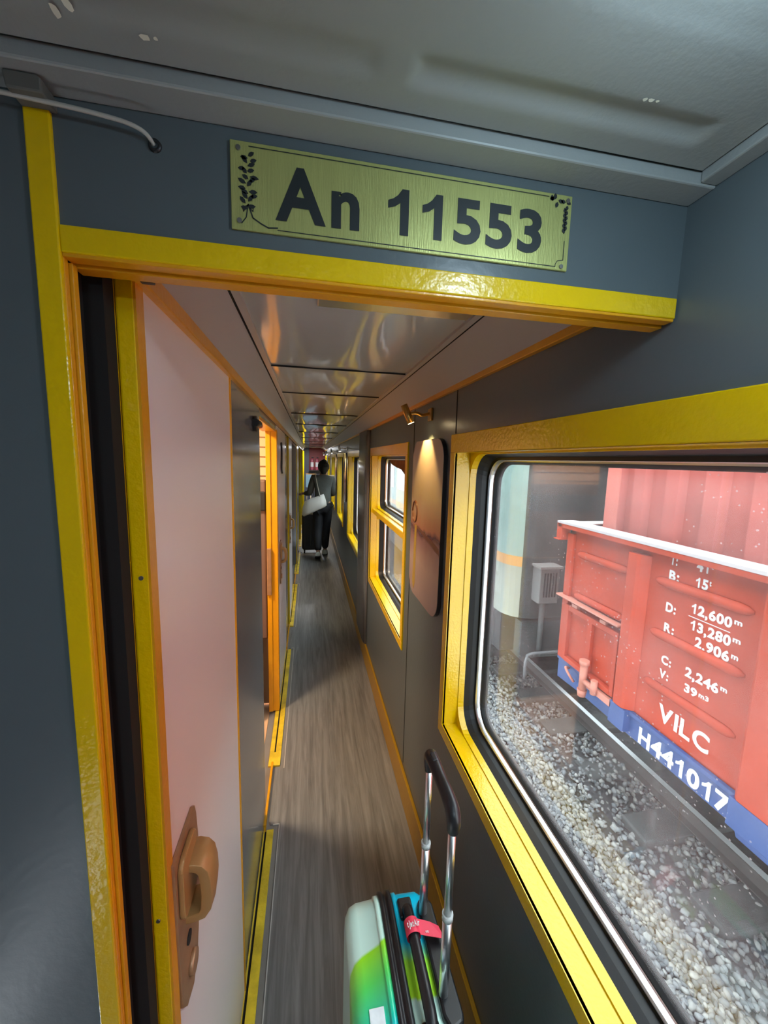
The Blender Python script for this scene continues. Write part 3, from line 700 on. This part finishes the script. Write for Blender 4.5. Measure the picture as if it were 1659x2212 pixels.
for u0, u1 in ((1.033, .976), (.655, .56), (.25, .16), (-.15, -.24)):
    bm = bmesh.new(); zb, zt = U(-.762), U(-.262); a, b_ = U(u1), U(u0)
    prof = [(XW, a-.03), (XW-.055, a+.01), (XW-.07, a+.03), (XW-.07, b_-.03), (XW-.055, b_-.01), (XW, b_)]
    loft(bm, [[(p[0], p[1], z) for p in prof] for z in (zb, zt)], smooth=False); link('post', bm, RED, wg, bevel=.006)
def rib(u0, u1, v):
    bm = bmesh.new(); y0, y1, z = U(u0), U(u1), U(v); n = 8; rings = []
    for yy, s in ((y0, .25), (y0-.03, .8), (y0-.07, 1), (y1+.07, 1), (y1+.03, .8), (y1, .25)):
        rings.append([(XW-.034*s*math.sin(PI*i/n), yy, z+.032*s*math.cos(PI*i/n)) for i in range(n+1)])
    loft(bm, rings); link('rib', bm, RED, wg)
for v in (-.325, -.480, -.635):
    rib(.943, .682, v)
    for k in (0, 1): rib(.52-.40*k, .29-.40*k, v)
for v in (-.332, -.492): rib(1.285, 1.036, v)
link('drip_ledge', B((XW-.075, XW, U(1.033), U(1.352), U(-.513), U(-.507))), REDL, wg)
dr = link('side_door', B(wb(1.298, 1.036, -.758, -.535, 0, .012)), RED, wg, bevel=.003)
fr_ = .016
link('door_frame', B(wb(1.304, 1.304-fr_*1.2, -.758, -.535, .01, .05), wb(1.036, 1.036+fr_, -.758, -.535, .01, .05), wb(1.285, 1.05, -.556, -.535, .01, .05), wb(1.285, 1.05, -.758, -.74, .01, .055), wb(1.182, 1.158, -.745, -.55, .01, .045)), RED, dr, bevel=.004)
link('hinge', B(wb(1.272, 1.242, -.54, -.522, .01, .045)), REDL, dr, bevel=.004); link('hinge', B(wb(1.125, 1.098, -.54, -.522, .01, .045)), REDL, dr, bevel=.004)
bm = bmesh.new(); x = XW-.085; yl = U(1.155)
cyl(bm, (x, yl, U(-.70)), (x, yl, U(-.80)), .030, n=16); cyl(bm, (x, yl, U(-.69)), (x, yl, U(-.705)), .040, n=16); cyl(bm, (x, yl, U(-.80)), (x, yl, U(-.825)), .040, .032, n=16); cyl(bm, (x, yl, U(-.765)), (x, yl-.13, U(-.765)), .022, n=12); cyl(bm, (x, yl-.13, U(-.735)), (x, yl-.13, U(-.785)), .026, n=12)
box(bm, XW-.07, XW-.03, U(1.03), yl+.02, U(-.788), U(-.765))
link('door_latch', bm, REDL, dr)
link('lifting_loop', (lambda bm: (tube(bm, [(XW-.02, U(1.27), U(-.785)), (XW-.07, U(1.26), U(-.775)), (XW-.075, U(1.235), U(-.79)), (XW-.04, U(1.225), U(-.815))], .011, n=8, sub=4), bm)[1])(bmesh.new()), REDL, wg)
# blue sole bar, deeper towards the middle of the wagon
bm = bmesh.new()
prism(bm, [(U(1.338), U(-.765)), (U(1.338), U(-.856)), (U(1.20), U(-.847)), (U(.656), U(-.845)), (U(.648), U(-.868)), (U(.585), U(-.868)), (yn, U(-.868)), (yn, U(-.765))], 0, XW-.012, XW+.06)
box(bm, XW-.03, XW, yn, U(1.338), U(-.775), U(-.762))
for u0, u1 in ((1.035, .972), (.658, .55)): box(bm, XW-.07, XW, U(u1), U(u0), U(-.835), U(-.762))
sb = link('sole_bar', bm, BLUE, wg, bevel=.004)
# underframe and bogie in the shade
UF = mat('underframe_black', (.02, .02, .022), .7)
link('underframe', B((XW+.25, XW+2.05, yn, U(1.3), -2.2, U(-.765))), UF, wg)
bo = link('bogie_frame', B((XW+.45, XW+.60, -.9, .9, -2.50, -2.25), (XW+.45, XW+.60, -.25, .25, -2.62, -2.45)), UF, wg, bevel=.02)
for yy in (-.75, .75):
    bm = bmesh.new(); cyl(bm, (3.05, yy, -2.42), (3.16, yy, -2.42), .38, n=40); cyl(bm, (2.96, yy, -2.42), (3.05, yy, -2.42), .10, n=20); link('wheel', bm, UF, bo)
dx, dy = (0, -1, 0), (0, 0, 1); X = XW-.0015
def wt(s, u, vb, cap, width=None, bold=.04, nm='stencil_text'):
    bm = bmesh.new(); text_bm(bm, s, U(cap), (X, U(u), U(vb)), dx, dy, .0012, bold, U(width) if width else None); link(nm, bm, PAINT, wg)
wt('T:', .906, -.269, .027, .024); wt('41', .829, -.267, .027, .036); wt('t', .791, -.252, .015, .006)
wt('B:', .905, -.3125, .027, .034); wt('15', .828, -.3105, .027, .036); wt('t', .791, -.296, .015, .006)
wt('D:', .903, -.405, .026, .034); wt('12,600', .830, -.382, .027, .105); wt('m', .722, -.367, .014, .020)
wt('R:', .901, -.464, .025, .034); wt('13,280', .827, -.427, .027, .105); wt('m', .720, -.411, .014, .020)
wt('2,906', .808, -.467, .028, .088); wt('m', .718, -.452, .014, .018)
wt('C:', .897, -.559, .025, .034); wt('2,246', .823, -.558, .027, .090); wt('m', .731, -.543, .014, .018)
wt('V:', .898, -.602, .025, .032); wt('39', .821, -.601, .024, .038); wt('m3', .780, -.592, .013, .028)
wt('VILC', .887, -.7265, .050, .154, .03)
link('stencil_line', B((X-.001, X, U(.727), U(.833), U(-.3935), U(-.3915))), PAINT, wg)
X = XW-.0135; wt('H441017', .937, -.839, .051, .270, .035, 'wagon_number')

# ---- container carried inside the wagon
CR = mat('container_faded_red', (.36, .085, .07), .55, spec=.25, var=.10, vscale=3)
ct = thing('shipping_container', 'faded pink-red corrugated container standing in the wagon', 'container', (XW+.14, 0, -1.9))
bm = bmesh.new(); xo = XW+.16; xi = xo+.045; ys_ = []; y = U(1.219)*1.03
link('corner_post', B((xo-.005, xo+.12, y-.15, y, -1.55, 1.35)), mat('container_post_red', (.48, .13, .10), .45), ct, bevel=.01)
prof = [(xo, y-.15)]
yy = y-.15
while yy > -2.0:
    prof += [(xi, yy-.03), (xi, yy-.155), (xo, yy-.185), (xo, yy-.285)] if len(prof) > 1 else [(xi, yy-.03), (xi, yy-.10), (xo, yy-.135), (xo, yy-.235)]
    yy = prof[-1][1]
vs = [[bm.verts.new((p[0], p[1], z)) for p in prof] for z in (-1.55, 1.3)]
for i in range(len(prof)-1): bm.faces.new((vs[0][i], vs[0][i+1], vs[1][i+1], vs[1][i]))
link('corrugated_side', bm, CR, ct)
link('container_body', B((xi+.01, xo+1.9, -2.0, y-.01, -1.55, 1.3)), CR, ct)
link('roof_rail', B((xo-.01, xo+.1, -2.0, y, 1.3, 1.42)), CR, ct)
# white rungs at the wagon end top
t = thing('end_ladder_rungs', 'white metal rungs at the top of the wagon end', 'rail', (XW+.2, U(1.34), U(-.22)))
for k in range(3):
    bm = bmesh.new(); tube(bm, [(XW+.06+.0*k, U(1.36)-.05*k, U(-.224)), (XW+.9, U(1.36)-.05*k, U(-.224))], .008, n=8); link('rung', bm, mat('white_rung', (.6, .62, .62), .4), t)

# ---- locomotive / railcar on the same track behind the wagon
XLO = 2.30
lo = thing('railcar', 'pale green railcar with an orange stripe standing beyond the wagon', 'train', (XLO, 4.0, -2.0))
def carring(z0, z1, off=0): 
    P = []
    y0 = 4.02
    for k in range(9):
        a = PI/2*k/8; P.append((XLO+.32-.32*math.cos(a)-off*math.cos(a), y0+.32-.32*math.sin(a)-off*math.sin(a)))
    P = [(XLO-off, 24)]+P+[(XLO+2.5, y0-off), (XLO+2.6+off, y0+.2), (XLO+2.6+off, 24)]
    return [[(p[0], p[1], z) for p in P] for z in (z0, z1)]
LG = mat('pale_green_coach', (.20, .28, .25), .4, var=.08); LC = mat('cream_coach_side', (.26, .27, .22), .45, var=.08)
LF = mat('dark_front_paint', (.022, .028, .028), .7, var=.3)
bm = bmesh.new(); loft(bm, carring(-1.08, 1.3), smooth=False)
for fc in bm.faces:
    if fc.calc_center_median().y < 4.10 and fc.calc_center_median().x > XLO+.12: fc.material_index = 1
link('upper_body', bm, [LG, LF], lo)
bm = bmesh.new(); loft(bm, carring(-1.82, -1.20), smooth=False)
for fc in bm.faces:
    if fc.calc_center_median().y < 4.10 and fc.calc_center_median().x > XLO+.12: fc.material_index = 1
link('lower_body', bm, [LC, LF], lo)
bm = bmesh.new(); loft(bm, carring(-1.20, -1.08, .004), smooth=False)
for fc in bm.faces:
    if fc.calc_center_median().y < 4.10 and fc.calc_center_median().x > XLO+.12: fc.material_index = 1
link('orange_stripe', bm, [mat('orange_stripe_paint', (.5, .22, .05), .4), LF], lo)
for v in (-.607, -.716):
    link('side_rail', B((XLO-.03, XLO, 4.42, 23, v*XLO, v*XLO+.045)), mat('pale_rail', (.4, .4, .37), .4), lo, bevel=.006)
link('underbody', B((XLO+.15, XLO+2.4, 4.5, 24, -2.45, -1.82)), UF, lo)
link('window_band', B((XLO-.004, XLO, 4.9, 6.2, -.75, -.1), (XLO-.004, XLO, 6.6, 8.2, -.75, -.1), (XLO-.004, XLO, 8.6, 10.2, -.75, -.1), (XLO-.004, XLO, 10.6, 12.2, -.75, -.1)), mat('coach_window_glass', (.05, .08, .09), .1), lo)
bx = link('tail_box', B((2.55, 2.79, 3.86, 4.02, -1.58, -1.16)), mat('box_grey', (.13, .125, .12), .5), lo, bevel=.012)
link('louvre', B(*[(2.60+.035*k, 2.615+.035*k, 3.852, 3.862, -1.50, -1.22) for k in range(5)]), DARK, bx)
link('box_hood', B((2.53, 2.81, 3.83, 4.02, -1.165, -1.14)), mat('box_hood_grey', (.18, .16, .15), .5), bx)
bm = bmesh.new(); tube(bm, [(2.66, 3.95, -1.58), (2.66, 3.95, -2.25)], .03, n=10); link('pipe', bm, mat('pipe_grey', (.08, .08, .08), .6), lo)
bm = bmesh.new(); tube(bm, [(2.47, 3.90, -2.50), (2.47, 3.90, -2.30), (2.49, 3.90, -2.21), (2.56, 3.90, -2.19), (3.2, 3.90, -2.19)], .017, n=8); link('hand_rail', bm, mat('rail_grey', (.13, .13, .135), .5), lo)
link('buffer_beam', B((2.45, 4.7, 4.0, 4.15, -2.3, -1.85)), LF, lo)
# weeds beside the wall of the line: thin pale stalks arching behind the wagon end
# ================================================================= SUITCASE (near)
sc_ = thing('suitcase', 'mint, green and blue hard-shell cabin suitcase with raised handle by the wall', 'suitcase', (.19, .69, FLOOR))
sx, sy0, sy1, st, sb_ = (.085, .298), .505, .872, -1.10, -1.60
def superring(x, y0, y1, z0, z1, r, n=8): return [(x, p[0], p[1]) for p in rrect(y0, y1, z0, z1, r, n)]
def shell_mat(name, stops, k):
    m = mat(name, (.5, .5, .5), .28, coat=.3); nt = m.node_tree; b = nt.nodes['Principled BSDF']
    tc = nt.nodes.new('ShaderNodeTexCoord'); sp = nt.nodes.new('ShaderNodeSeparateXYZ'); nt.links.new(tc.outputs['Object'], sp.inputs[0])
    # a slanting wave across the shell
    a = nt.nodes.new('ShaderNodeMath'); a.operation = 'MULTIPLY_ADD'; a.inputs[1].default_value = k; nt.links.new(sp.outputs[0], a.inputs[0]); nt.links.new(sp.outputs[1], a.inputs[2])
    s = nt.nodes.new('ShaderNodeMath'); s.operation = 'MULTIPLY_ADD'; s.inputs[1].default_value = -.35; nt.links.new(sp.outputs[2], s.inputs[0]); nt.links.new(a.outputs[0], s.inputs[2])
    rp = nt.nodes.new('ShaderNodeValToRGB'); lo_, hi_ = stops[0][0], stops[-1][0]
    mr = nt.nodes.new('ShaderNodeMapRange'); mr.inputs[1].default_value = lo_; mr.inputs[2].default_value = hi_; nt.links.new(s.outputs[0], mr.inputs[0])
    e = rp.color_ramp.elements; e[0].position = 0; e[0].color = (*stops[0][1], 1); e[1].position = 1; e[1].color = (*stops[-1][1], 1)
    for p, c in stops[1:-1]: q = e.new((p-lo_)/(hi_-lo_)); q.color = (*c, 1)
    nt.links.new(mr.outputs[0], rp.inputs[0]); nt.links.new(rp.outputs[0], b.inputs['Base Color']); return m
MINT = (.60, .86, .76); LIME = (.32, .78, .02); TEAL = (.01, .62, .42); CYAN = (.0, .45, .80)
# s = y + k*x - .35*z   (z of the top = -1.10 -> +.385)
FS = shell_mat('front_shell_print', [(.90, CYAN), (.955, TEAL), (1.02, (.10, .72, .12)), (1.072, LIME), (1.078, MINT), (1.3, MINT)], -.35)
BS = shell_mat('back_shell_print', [(.80, MINT), (1.020, MINT), (1.025, (.45, .85, .02)), (1.085, (.35, .8, .05)), (1.12, (.0, .60, .86)), (1.3, (.0, .55, .84))], 0)
zm = sb_+.03
bm = bmesh.new(); loft(bm, [superring(*q) for q in ((.0855, sy0+.035, sy1-.035, zm+.03, st-.040, .05), (.088, sy0+.018, sy1-.018, zm+.015, st-.022, .06), (.098, sy0+.006, sy1-.006, zm+.004, st-.009, .065), (.115, sy0+.002, sy1-.002, zm, st-.004, .065), (.158, sy0, sy1, zm, st-.003, .065), (.160, sy0-.004, sy1+.004, zm-.004, st+.002, .068), (.172, sy0-.004, sy1+.004, zm-.004, st+.002, .068))])
link('front_shell', bm, FS, sc_)
bm = bmesh.new(); loft(bm, [superring(*q) for q in ((.205, sy0-.004, sy1+.004, zm-.004, st+.002, .068), (.216, sy0-.004, sy1+.004, zm-.004, st+.002, .068), (.218, sy0, sy1, zm, st-.002, .065), (.270, sy0+.001, sy1-.001, zm, st-.003, .065), (.286, sy0+.008, sy1-.008, zm+.006, st-.010, .065), (.298, sy0+.03, sy1-.03, zm+.02, st-.035, .05))])
link('back_shell', bm, BS, sc_)
bm = bmesh.new(); loft(bm, [superring(x_, sy0-.004-o_, sy1+.004+o_, zm-.004-o_, st+.002+o_, .068) for x_, o_ in ((.172, 0), (.174, .005), (.182, .005), (.184, .001), (.190, .001), (.192, .006), (.202, .006), (.205, 0))])
link('zip_band', bm, BLK, sc_)
bm = bmesh.new(); link('sticker', B((.118, .148, .600, .640, st-.004, st-.0008)), mat('paper_label', (.75, .82, .85), .6, var=.08, vscale=60), sc_, label='white paper sticker')
# top carry handle
bm = bmesh.new(); tube(bm, [(.233, .80, st-.006), (.233, .785, st+.018), (.233, .76, st+.026), (.233, .62, st+.028), (.233, .585, st+.020), (.233, .565, st-.006)], [.010, .011, .0115, .0115, .011, .010], n=14, sx=1.1, sub=5)
link('carry_handle', bm, BLK, sc_)
for ya, yb in ((.778, .822), (.545, .600)): link('handle_mount', B((.215, .250, ya, yb, st-.004, st+.010)), BLK, sc_, bevel=.005, bseg=3)
# telescopic handle housing and tubes
bm = bmesh.new(); prism(bm, [(.262, .800), (.268, .812), (.285, .816), (.300, .800), (.303, .60), (.300, .585), (.27, .575), (.260, .60)], 2, st-.02, st+.010)
link('handle_housing', bm, BLK, sc_, bevel=.007, bseg=3)
TY = (.782, .632); XT = .272; zt_ = -.675
for ty in TY:
    bm = bmesh.new(); cyl(bm, (XT, ty, st-.02), (XT, ty, -.905), .0098, n=16); link('outer_tube', bm, ALU, sc_)
    bm = bmesh.new(); cyl(bm, (XT, ty, -.905), (XT, ty, zt_-.01), .0078, n=16); link('inner_tube', bm, ALU, sc_)
    bm = bmesh.new(); cyl(bm, (XT, ty, -.910), (XT, ty, -.897), .0112, n=16); link('tube_collar', bm, mat('collar_grey', (.45, .5, .5), .35), sc_)
bm = bmesh.new(); tube(bm, [(XT, TY[0]+.001, zt_-.035), (XT, TY[0]+.004, zt_-.008), (XT, TY[0]-.006, zt_+.008), (XT, .745, zt_+.011), (XT, .707, zt_+.010), (XT, .668, zt_+.011), (XT, TY[1]+.006, zt_+.006), (XT, TY[1]-.004, zt_-.010), (XT, TY[1]-.001, zt_-.035)], [.010, .0125, .013, .0125, .012, .0125, .013, .0125, .010], n=14, sx=1.15, sub=5)
gp = link('grip', bm, BLK, sc_)
link('release_button', B((XT-.006, XT+.006, .742, .768, zt_+.018, zt_+.0255)), mat('button_black', (.03, .03, .035), .2), gp, bevel=.003, bseg=3)
for (wx, wy) in ((.12, sy0+.05), (.12, sy1-.05), (.265, sy0+.05), (.265, sy1-.05)):
    bm = bmesh.new(); cyl(bm, (wx-.011, wy, FLOOR+.024), (wx+.011, wy, FLOOR+.024), .024, n=20); box(bm, wx-.016, wx+.016, wy-.014, wy+.014, FLOOR+.035, zm+.004); link('wheel', bm, BLK, sc_)
# luggage ribbon round the carry handle
PK = mat('pink_red_ribbon', (.80, .05, .10), .5)
tg = thing('luggage_tag', 'pink-red airline ribbon with white writing wrapped on the carry handle', 'tag', (.233, .735, st+.03))
bm = bmesh.new(); pts = []
for k in range(25):
    a = 2*PI*k/24; pts.append((.233+.0165*math.cos(a), st+.027+.0165*math.sin(a)))
vs = [[bm.verts.new((p[0], y_, p[1])) for p in pts[:-1]] for y_ in (.722, .754)]
for k in range(24): bm.faces.new((vs[0][k], vs[0][(k+1) % 24], vs[1][(k+1) % 24], vs[1][k])).smooth = True
loft(bm, [[(.247, .722, st+.032), (.247, .754, st+.032), (.2475, .754, st+.033), (.2475, .722, st+.033)], [(.276, .714, st+.030), (.276, .744, st+.030), (.276, .744, st+.031), (.276, .714, st+.031)], [(.302, .712, st+.022), (.296, .738, st+.022), (.296, .738, st+.023), (.302, .712, st+.023)]], smooth=False)
link('ribbon', bm, PK, tg)
bm = bmesh.new(); text_bm(bm, 'tJetAir', .013, (.2195, .7315, st+.0444), (1, .0, 0), (0, 1, 0), .0004, bold=.03, width=.030); text_bm(bm, '.vn', .007, (.258, .722, st+.0335), (1, -.05, 0), (0, 1, 0), .0004, bold=.02, width=.010)
link('printed_text', bm, PAINT, tg)

# ================================================================= PERSON
PX, PY = .215, 6.62
SKIN = mat('skin', (.45, .26, .18), .5); HAIR = mat('black_hair', (.008, .007, .008), .5, bump=.3, bscale=200)
JACK = mat('dark_grey_jacket', (.10, .11, .105), .8, bump=.3, bscale=60, var=.15); PANT = mat('black_trousers', (.012, .013, .018), .75, bump=.2, bscale=50)
SHOE = mat('white_trainer', (.85, .9, .9), .5); SOLE = mat('dark_sole', (.02, .02, .02), .7)
F0 = FLOOR
J = dict(pelvis=(PX, PY, F0+.90), spine=(PX, PY+.01, F0+1.10), chest=(PX+.005, PY+.02, F0+1.28), neck=(PX+.01, PY+.03, F0+1.41), head=(PX+.012, PY+.04, F0+1.50), crown=(PX+.012, PY+.05, F0+1.58),
 hipL=(PX-.075, PY, F0+.86), kneeL=(PX-.085, PY-.06, F0+.46), ankL=(PX-.080, PY-.25, F0+.145), toeL=(PX-.085, PY-.12, F0+.035),
 hipR=(PX+.075, PY, F0+.86), kneeR=(PX+.06, PY+.13, F0+.47), ankR=(PX+.045, PY+.16, F0+.09), toeR=(PX+.05, PY+.33, F0+.035),
 shL=(PX-.155, PY+.015, F0+1.35), elL=(PX-.215, PY+.01, F0+1.09), wrL=(PX-.315, PY+.19, F0+1.07),
 shR=(PX+.155, PY+.02, F0+1.35), elR=(PX+.185, PY+.06, F0+1.08), wrR=(PX+.13, PY+.25, F0+1.05))
def skin(name, verts, edges, radii, m, parent, root=0, sub=2):
    me = bpy.data.meshes.new(name); me.from_pydata([Vector(v) for v in verts], edges, []); me.materials.append(m)
    o = bpy.data.objects.new(name, me); COL.objects.link(o)
    if parent is not None: o.parent = parent; o.matrix_parent_inverse = Matrix.Translation(-parent.location)
    md = o.modifiers.new('skin', 'SKIN'); md.use_smooth_shade = True
    for i, r in enumerate(radii):
        sv = me.skin_vertices[0].data[i]; sv.radius = (r, r) if not isinstance(r, tuple) else r; sv.use_root = (i == root)
    sd = o.modifiers.new('sub', 'SUBSURF'); sd.levels = sub; sd.render_levels = sub
    return o
def chain_set():
    V, E, R = [], [], []
    def add(p, r, prev=None):
        V.append(Vector(p)); R.append(r); i = len(V)-1
        if prev is not None: E.append((prev, i))
        return i
    return V, E, R, add
per = thing('person', 'person seen from behind in grey jacket and black trousers walking down the corridor', 'person', (PX, PY, FLOOR))
V, E, R, add = chain_set()
pe = add(J['pelvis'], (.125, .10)); sp_ = add(J['spine'], (.115, .085), pe); chs = add(J['chest'], (.13, .095), sp_); nk = add(J['neck'], .048, chs); hd = add(J['head'], (.068, .082), nk); cr = add(J['crown'], (.055, .065), hd)
for s in 'LR':
    sgn = -1 if s == 'L' else 1
    h = add(J['hip'+s], .085, pe); k = add(J['knee'+s], .052, h); a = add(J['ank'+s], .034, k); heel = a; add(J['toe'+s], .028, a)
    sh = add(J['sh'+s], .052, chs); el = add(J['el'+s], .038, sh); wr = add(J['wr'+s], .024, el)
    W = Vector(J['wr'+s]); d = (W-Vector(J['el'+s])).normalized(); side = d.cross(Vector((0, 0, 1))).normalized()
    pm = add(W+d*.05, (.026, .016), wr)
    for q in range(4):
        base = W+d*.085+side*(.027-.018*q); i1 = add(base, .0085, pm); L = (.030, .036, .034, .026)[q]
        i2 = add(base+d*L+Vector((0, 0, -.008)), .0075, i1); add(base+d*(L*1.5)+Vector((0, 0, -.034)), .0065, i2)
    t1 = add(W+d*.035+side*.036*(1 if s == 'R' else -1), .0095, pm); add(W+d*.065+side*.05*(1 if s == 'R' else -1), .0085, t1)
body = skin('body', V, E, R, SKIN, per)
# face details (seen from the other side)
hc = Vector(J['head'])+Vector((0, .01, .02))
bm = bmesh.new(); ellipsoid(bm, hc+Vector((0, .085, -.005)), .012, .016, .020, 10, 8); link('nose', bm, SKIN, per)
bm = bmesh.new()
for s in (-1, 1): bm = bmesh.new(); ellipsoid(bm, hc+Vector((s*.073, .0, -.002)), .010, .017, .028, 10, 8); link('ear', bm, SKIN, per)
bm = bmesh.new()
for s in (-1, 1): bm = bmesh.new(); ellipsoid(bm, hc+Vector((s*.03, .078, .012)), .011, .006, .006, 8, 6); link('eye', bm, mat('eye_dark', (.02, .015, .015), .3), per)
bm = bmesh.new(); ellipsoid(bm, hc+Vector((0, .078, -.042)), .022, .006, .005, 8, 6); link('mouth', bm, mat('lips', (.3, .09, .08), .5), per)
# hair
bm = bmesh.new(); ellipsoid(bm, hc+Vector((0, -.012, .02)), .096, .104, .110, 20, 14)
for v in bm.verts:
    if v.co.y > hc.y+.05 and v.co.z < hc.z+.05: v.co.y = hc.y+.045
tube(bm, [hc+Vector((0, -.06, .01)), hc+Vector((0, -.07, -.05)), hc+Vector((0, -.06, -.10))], [.07, .062, .035], n=14, sx=1.1, sub=3)
ellipsoid(bm, hc+Vector((0.005, -.04, .105)), .045, .045, .035, 12, 8)
link('hair', bm, HAIR, per)
# jacket
V, E, R, add = chain_set()
c0 = add((PX, PY, F0+.84), (.155, .125)); c1 = add(J['spine'], (.138, .108), c0); c2 = add(J['chest'], (.155, .115), c1); c3 = add(Vector(J['neck'])-Vector((0, 0, .02)), .062, c2)
for s in 'LR':
    sh = add(J['sh'+s], .068, c2); el = add(J['el'+s], .056, sh); W = Vector(J['wr'+s]); add(W-(W-Vector(J['el'+s])).normalized()*.03, .038, el)
skin('jacket', V, E, R, JACK, per)
# trousers
V, E, R, add = chain_set()
c0 = add(J['pelvis'], (.142, .112))
for s in 'LR':
    h = add(J['hip'+s], .108, c0); k = add(J['knee'+s], .080, h); a = Vector(J['ank'+s]); kk = Vector(J['knee'+s]); add(a+(kk-a).normalized()*.01, .062, k)
skin('trousers', V, E, R, PANT, per)
def shoe(ank, toe, lab):
    a, t_ = Vector(ank), Vector(toe); d = (t_-a); d.z = 0; d.normalize(); ax = (t_-a).normalized()
    heel = a-d*.045+Vector((0, 0, -.065)) if ank[2] < F0+.12 else a+Vector((0, -.035, -.045))
    heel.z = max(heel.z, F0+.03); bm = bmesh.new(); P = [heel, heel.lerp(t_, .35), heel.lerp(t_, .7), t_+ax*.03]
    side = Vector((1, 0, 0)); rings = []
    for p, wd, ht in zip(P, (.042, .046, .052, .034), (.062, .070, .046, .026)):
        rings.append([p+side*wd*math.cos(a_)+Vector((0, 0, 1))*(ht*math.sin(a_) if math.sin(a_) > 0 else .022*math.sin(a_)) for a_ in [2*PI*k/16 for k in range(16)]])
    loft(bm, rings); s = link('shoe', bm, SHOE, per)
    bm = bmesh.new(); rings = []
    for p, wd in zip(P, (.044, .048, .054, .036)): rings.append([p+side*wd*math.cos(a_)+Vector((0, 0, -.022+.008*math.sin(a_))) for a_ in [2*PI*k/12 for k in range(12)]])
    loft(bm, rings); link('sole', bm, SOLE, s)
shoe(J['ankL'], J['toeL'], 'left'); shoe(J['ankR'], J['toeR'], 'right')
# shoulder bag
hb = thing('shoulder_bag', 'white tote bag hanging at the left hip of the walking person', 'bag', (PX-.19, PY-.1, F0+.85))
bm = bmesh.new(); cx_, cy_ = PX-.14, PY-.135; top = F0+1.03
def bagring(z, w, d, sk): return [(cx_+x_*w, cy_+y_*d+x_*.03, z+x_*sk) for x_, y_ in ((-1, -.6), (-.5, -1), (.5, -1), (1, -.6), (1, .6), (.5, 1), (-.5, 1), (-1, .6))]
loft(bm, [bagring(F0+.80, .17, .035, .075), bagring(F0+.83, .20, .06, .075), bagring(F0+.92, .19, .07, .06), bagring(F0+1.00, .165, .04, .055), bagring(F0+1.035, .15, .012, .055)])
link('bag_body', bm, mat('white_canvas', (.78, .76, .74), .7, bump=.2, bscale=20), hb)
bm = bmesh.new(); tube(bm, [(cx_+.09, cy_, F0+1.05), (PX-.085, PY-.125, F0+1.20), (PX-.12, PY-.08, F0+1.37), (PX-.125, PY+.02, F0+1.425), (PX-.13, PY+.11, F0+1.36), (PX-.14, PY+.11, F0+1.2), (cx_-.02, PY+.05, F0+1.04), (cx_-.03, cy_, F0+1.03)], .008, n=8, sub=4)
link('strap', bm, mat('strap_cream', (.6, .58, .52), .6), hb)
# the person's rolling case
rc = thing('rolling_suitcase', 'black upright rolling suitcase pushed by the walking person', 'suitcase', (-.03, 7.0, FLOOR))
NAVY = mat('black_navy_case', (.012, .018, .025), .45)
bm = bmesh.new(); loft(bm, [[(p[0], yy, p[1]) for p in rrect(-.135+i_, .20-i_, F0+.06+i_, F0+.72-i_, .05)] for yy, i_ in ((6.86, .03), (6.875, .008), (6.90, 0), (7.06, 0), (7.09, .008), (7.10, .03))]); link('case_body', bm, NAVY, rc)
link('case_ribs', B(*[(-.09+.045*k, -.08+.045*k, 6.857, 6.87, F0+.14, F0+.62) for k in range(6)]), BLK, rc, bevel=.002)
bm = bmesh.new()
for xx in (-.055, .015): cyl(bm, (xx, 7.05, F0+.69), (xx, 7.05, F0+1.03), .009, n=10)
link('pull_tubes', bm, ALU, rc)
bm = bmesh.new(); tube(bm, [(-.075, 7.05, F0+1.03), (.035, 7.05, F0+1.03)], .014, n=10); link('pull_grip', bm, BLK, rc)
for wx, wy in ((-.09, 6.90), (.15, 6.90), (-.09, 7.06), (.15, 7.06)):
    bm = bmesh.new(); cyl(bm, (wx-.012, wy, F0+.026), (wx+.012, wy, F0+.026), .026, n=14); box(bm, wx-.015, wx+.015, wy-.012, wy+.012, F0+.04, F0+.07); link('wheel', bm, BLK, rc)
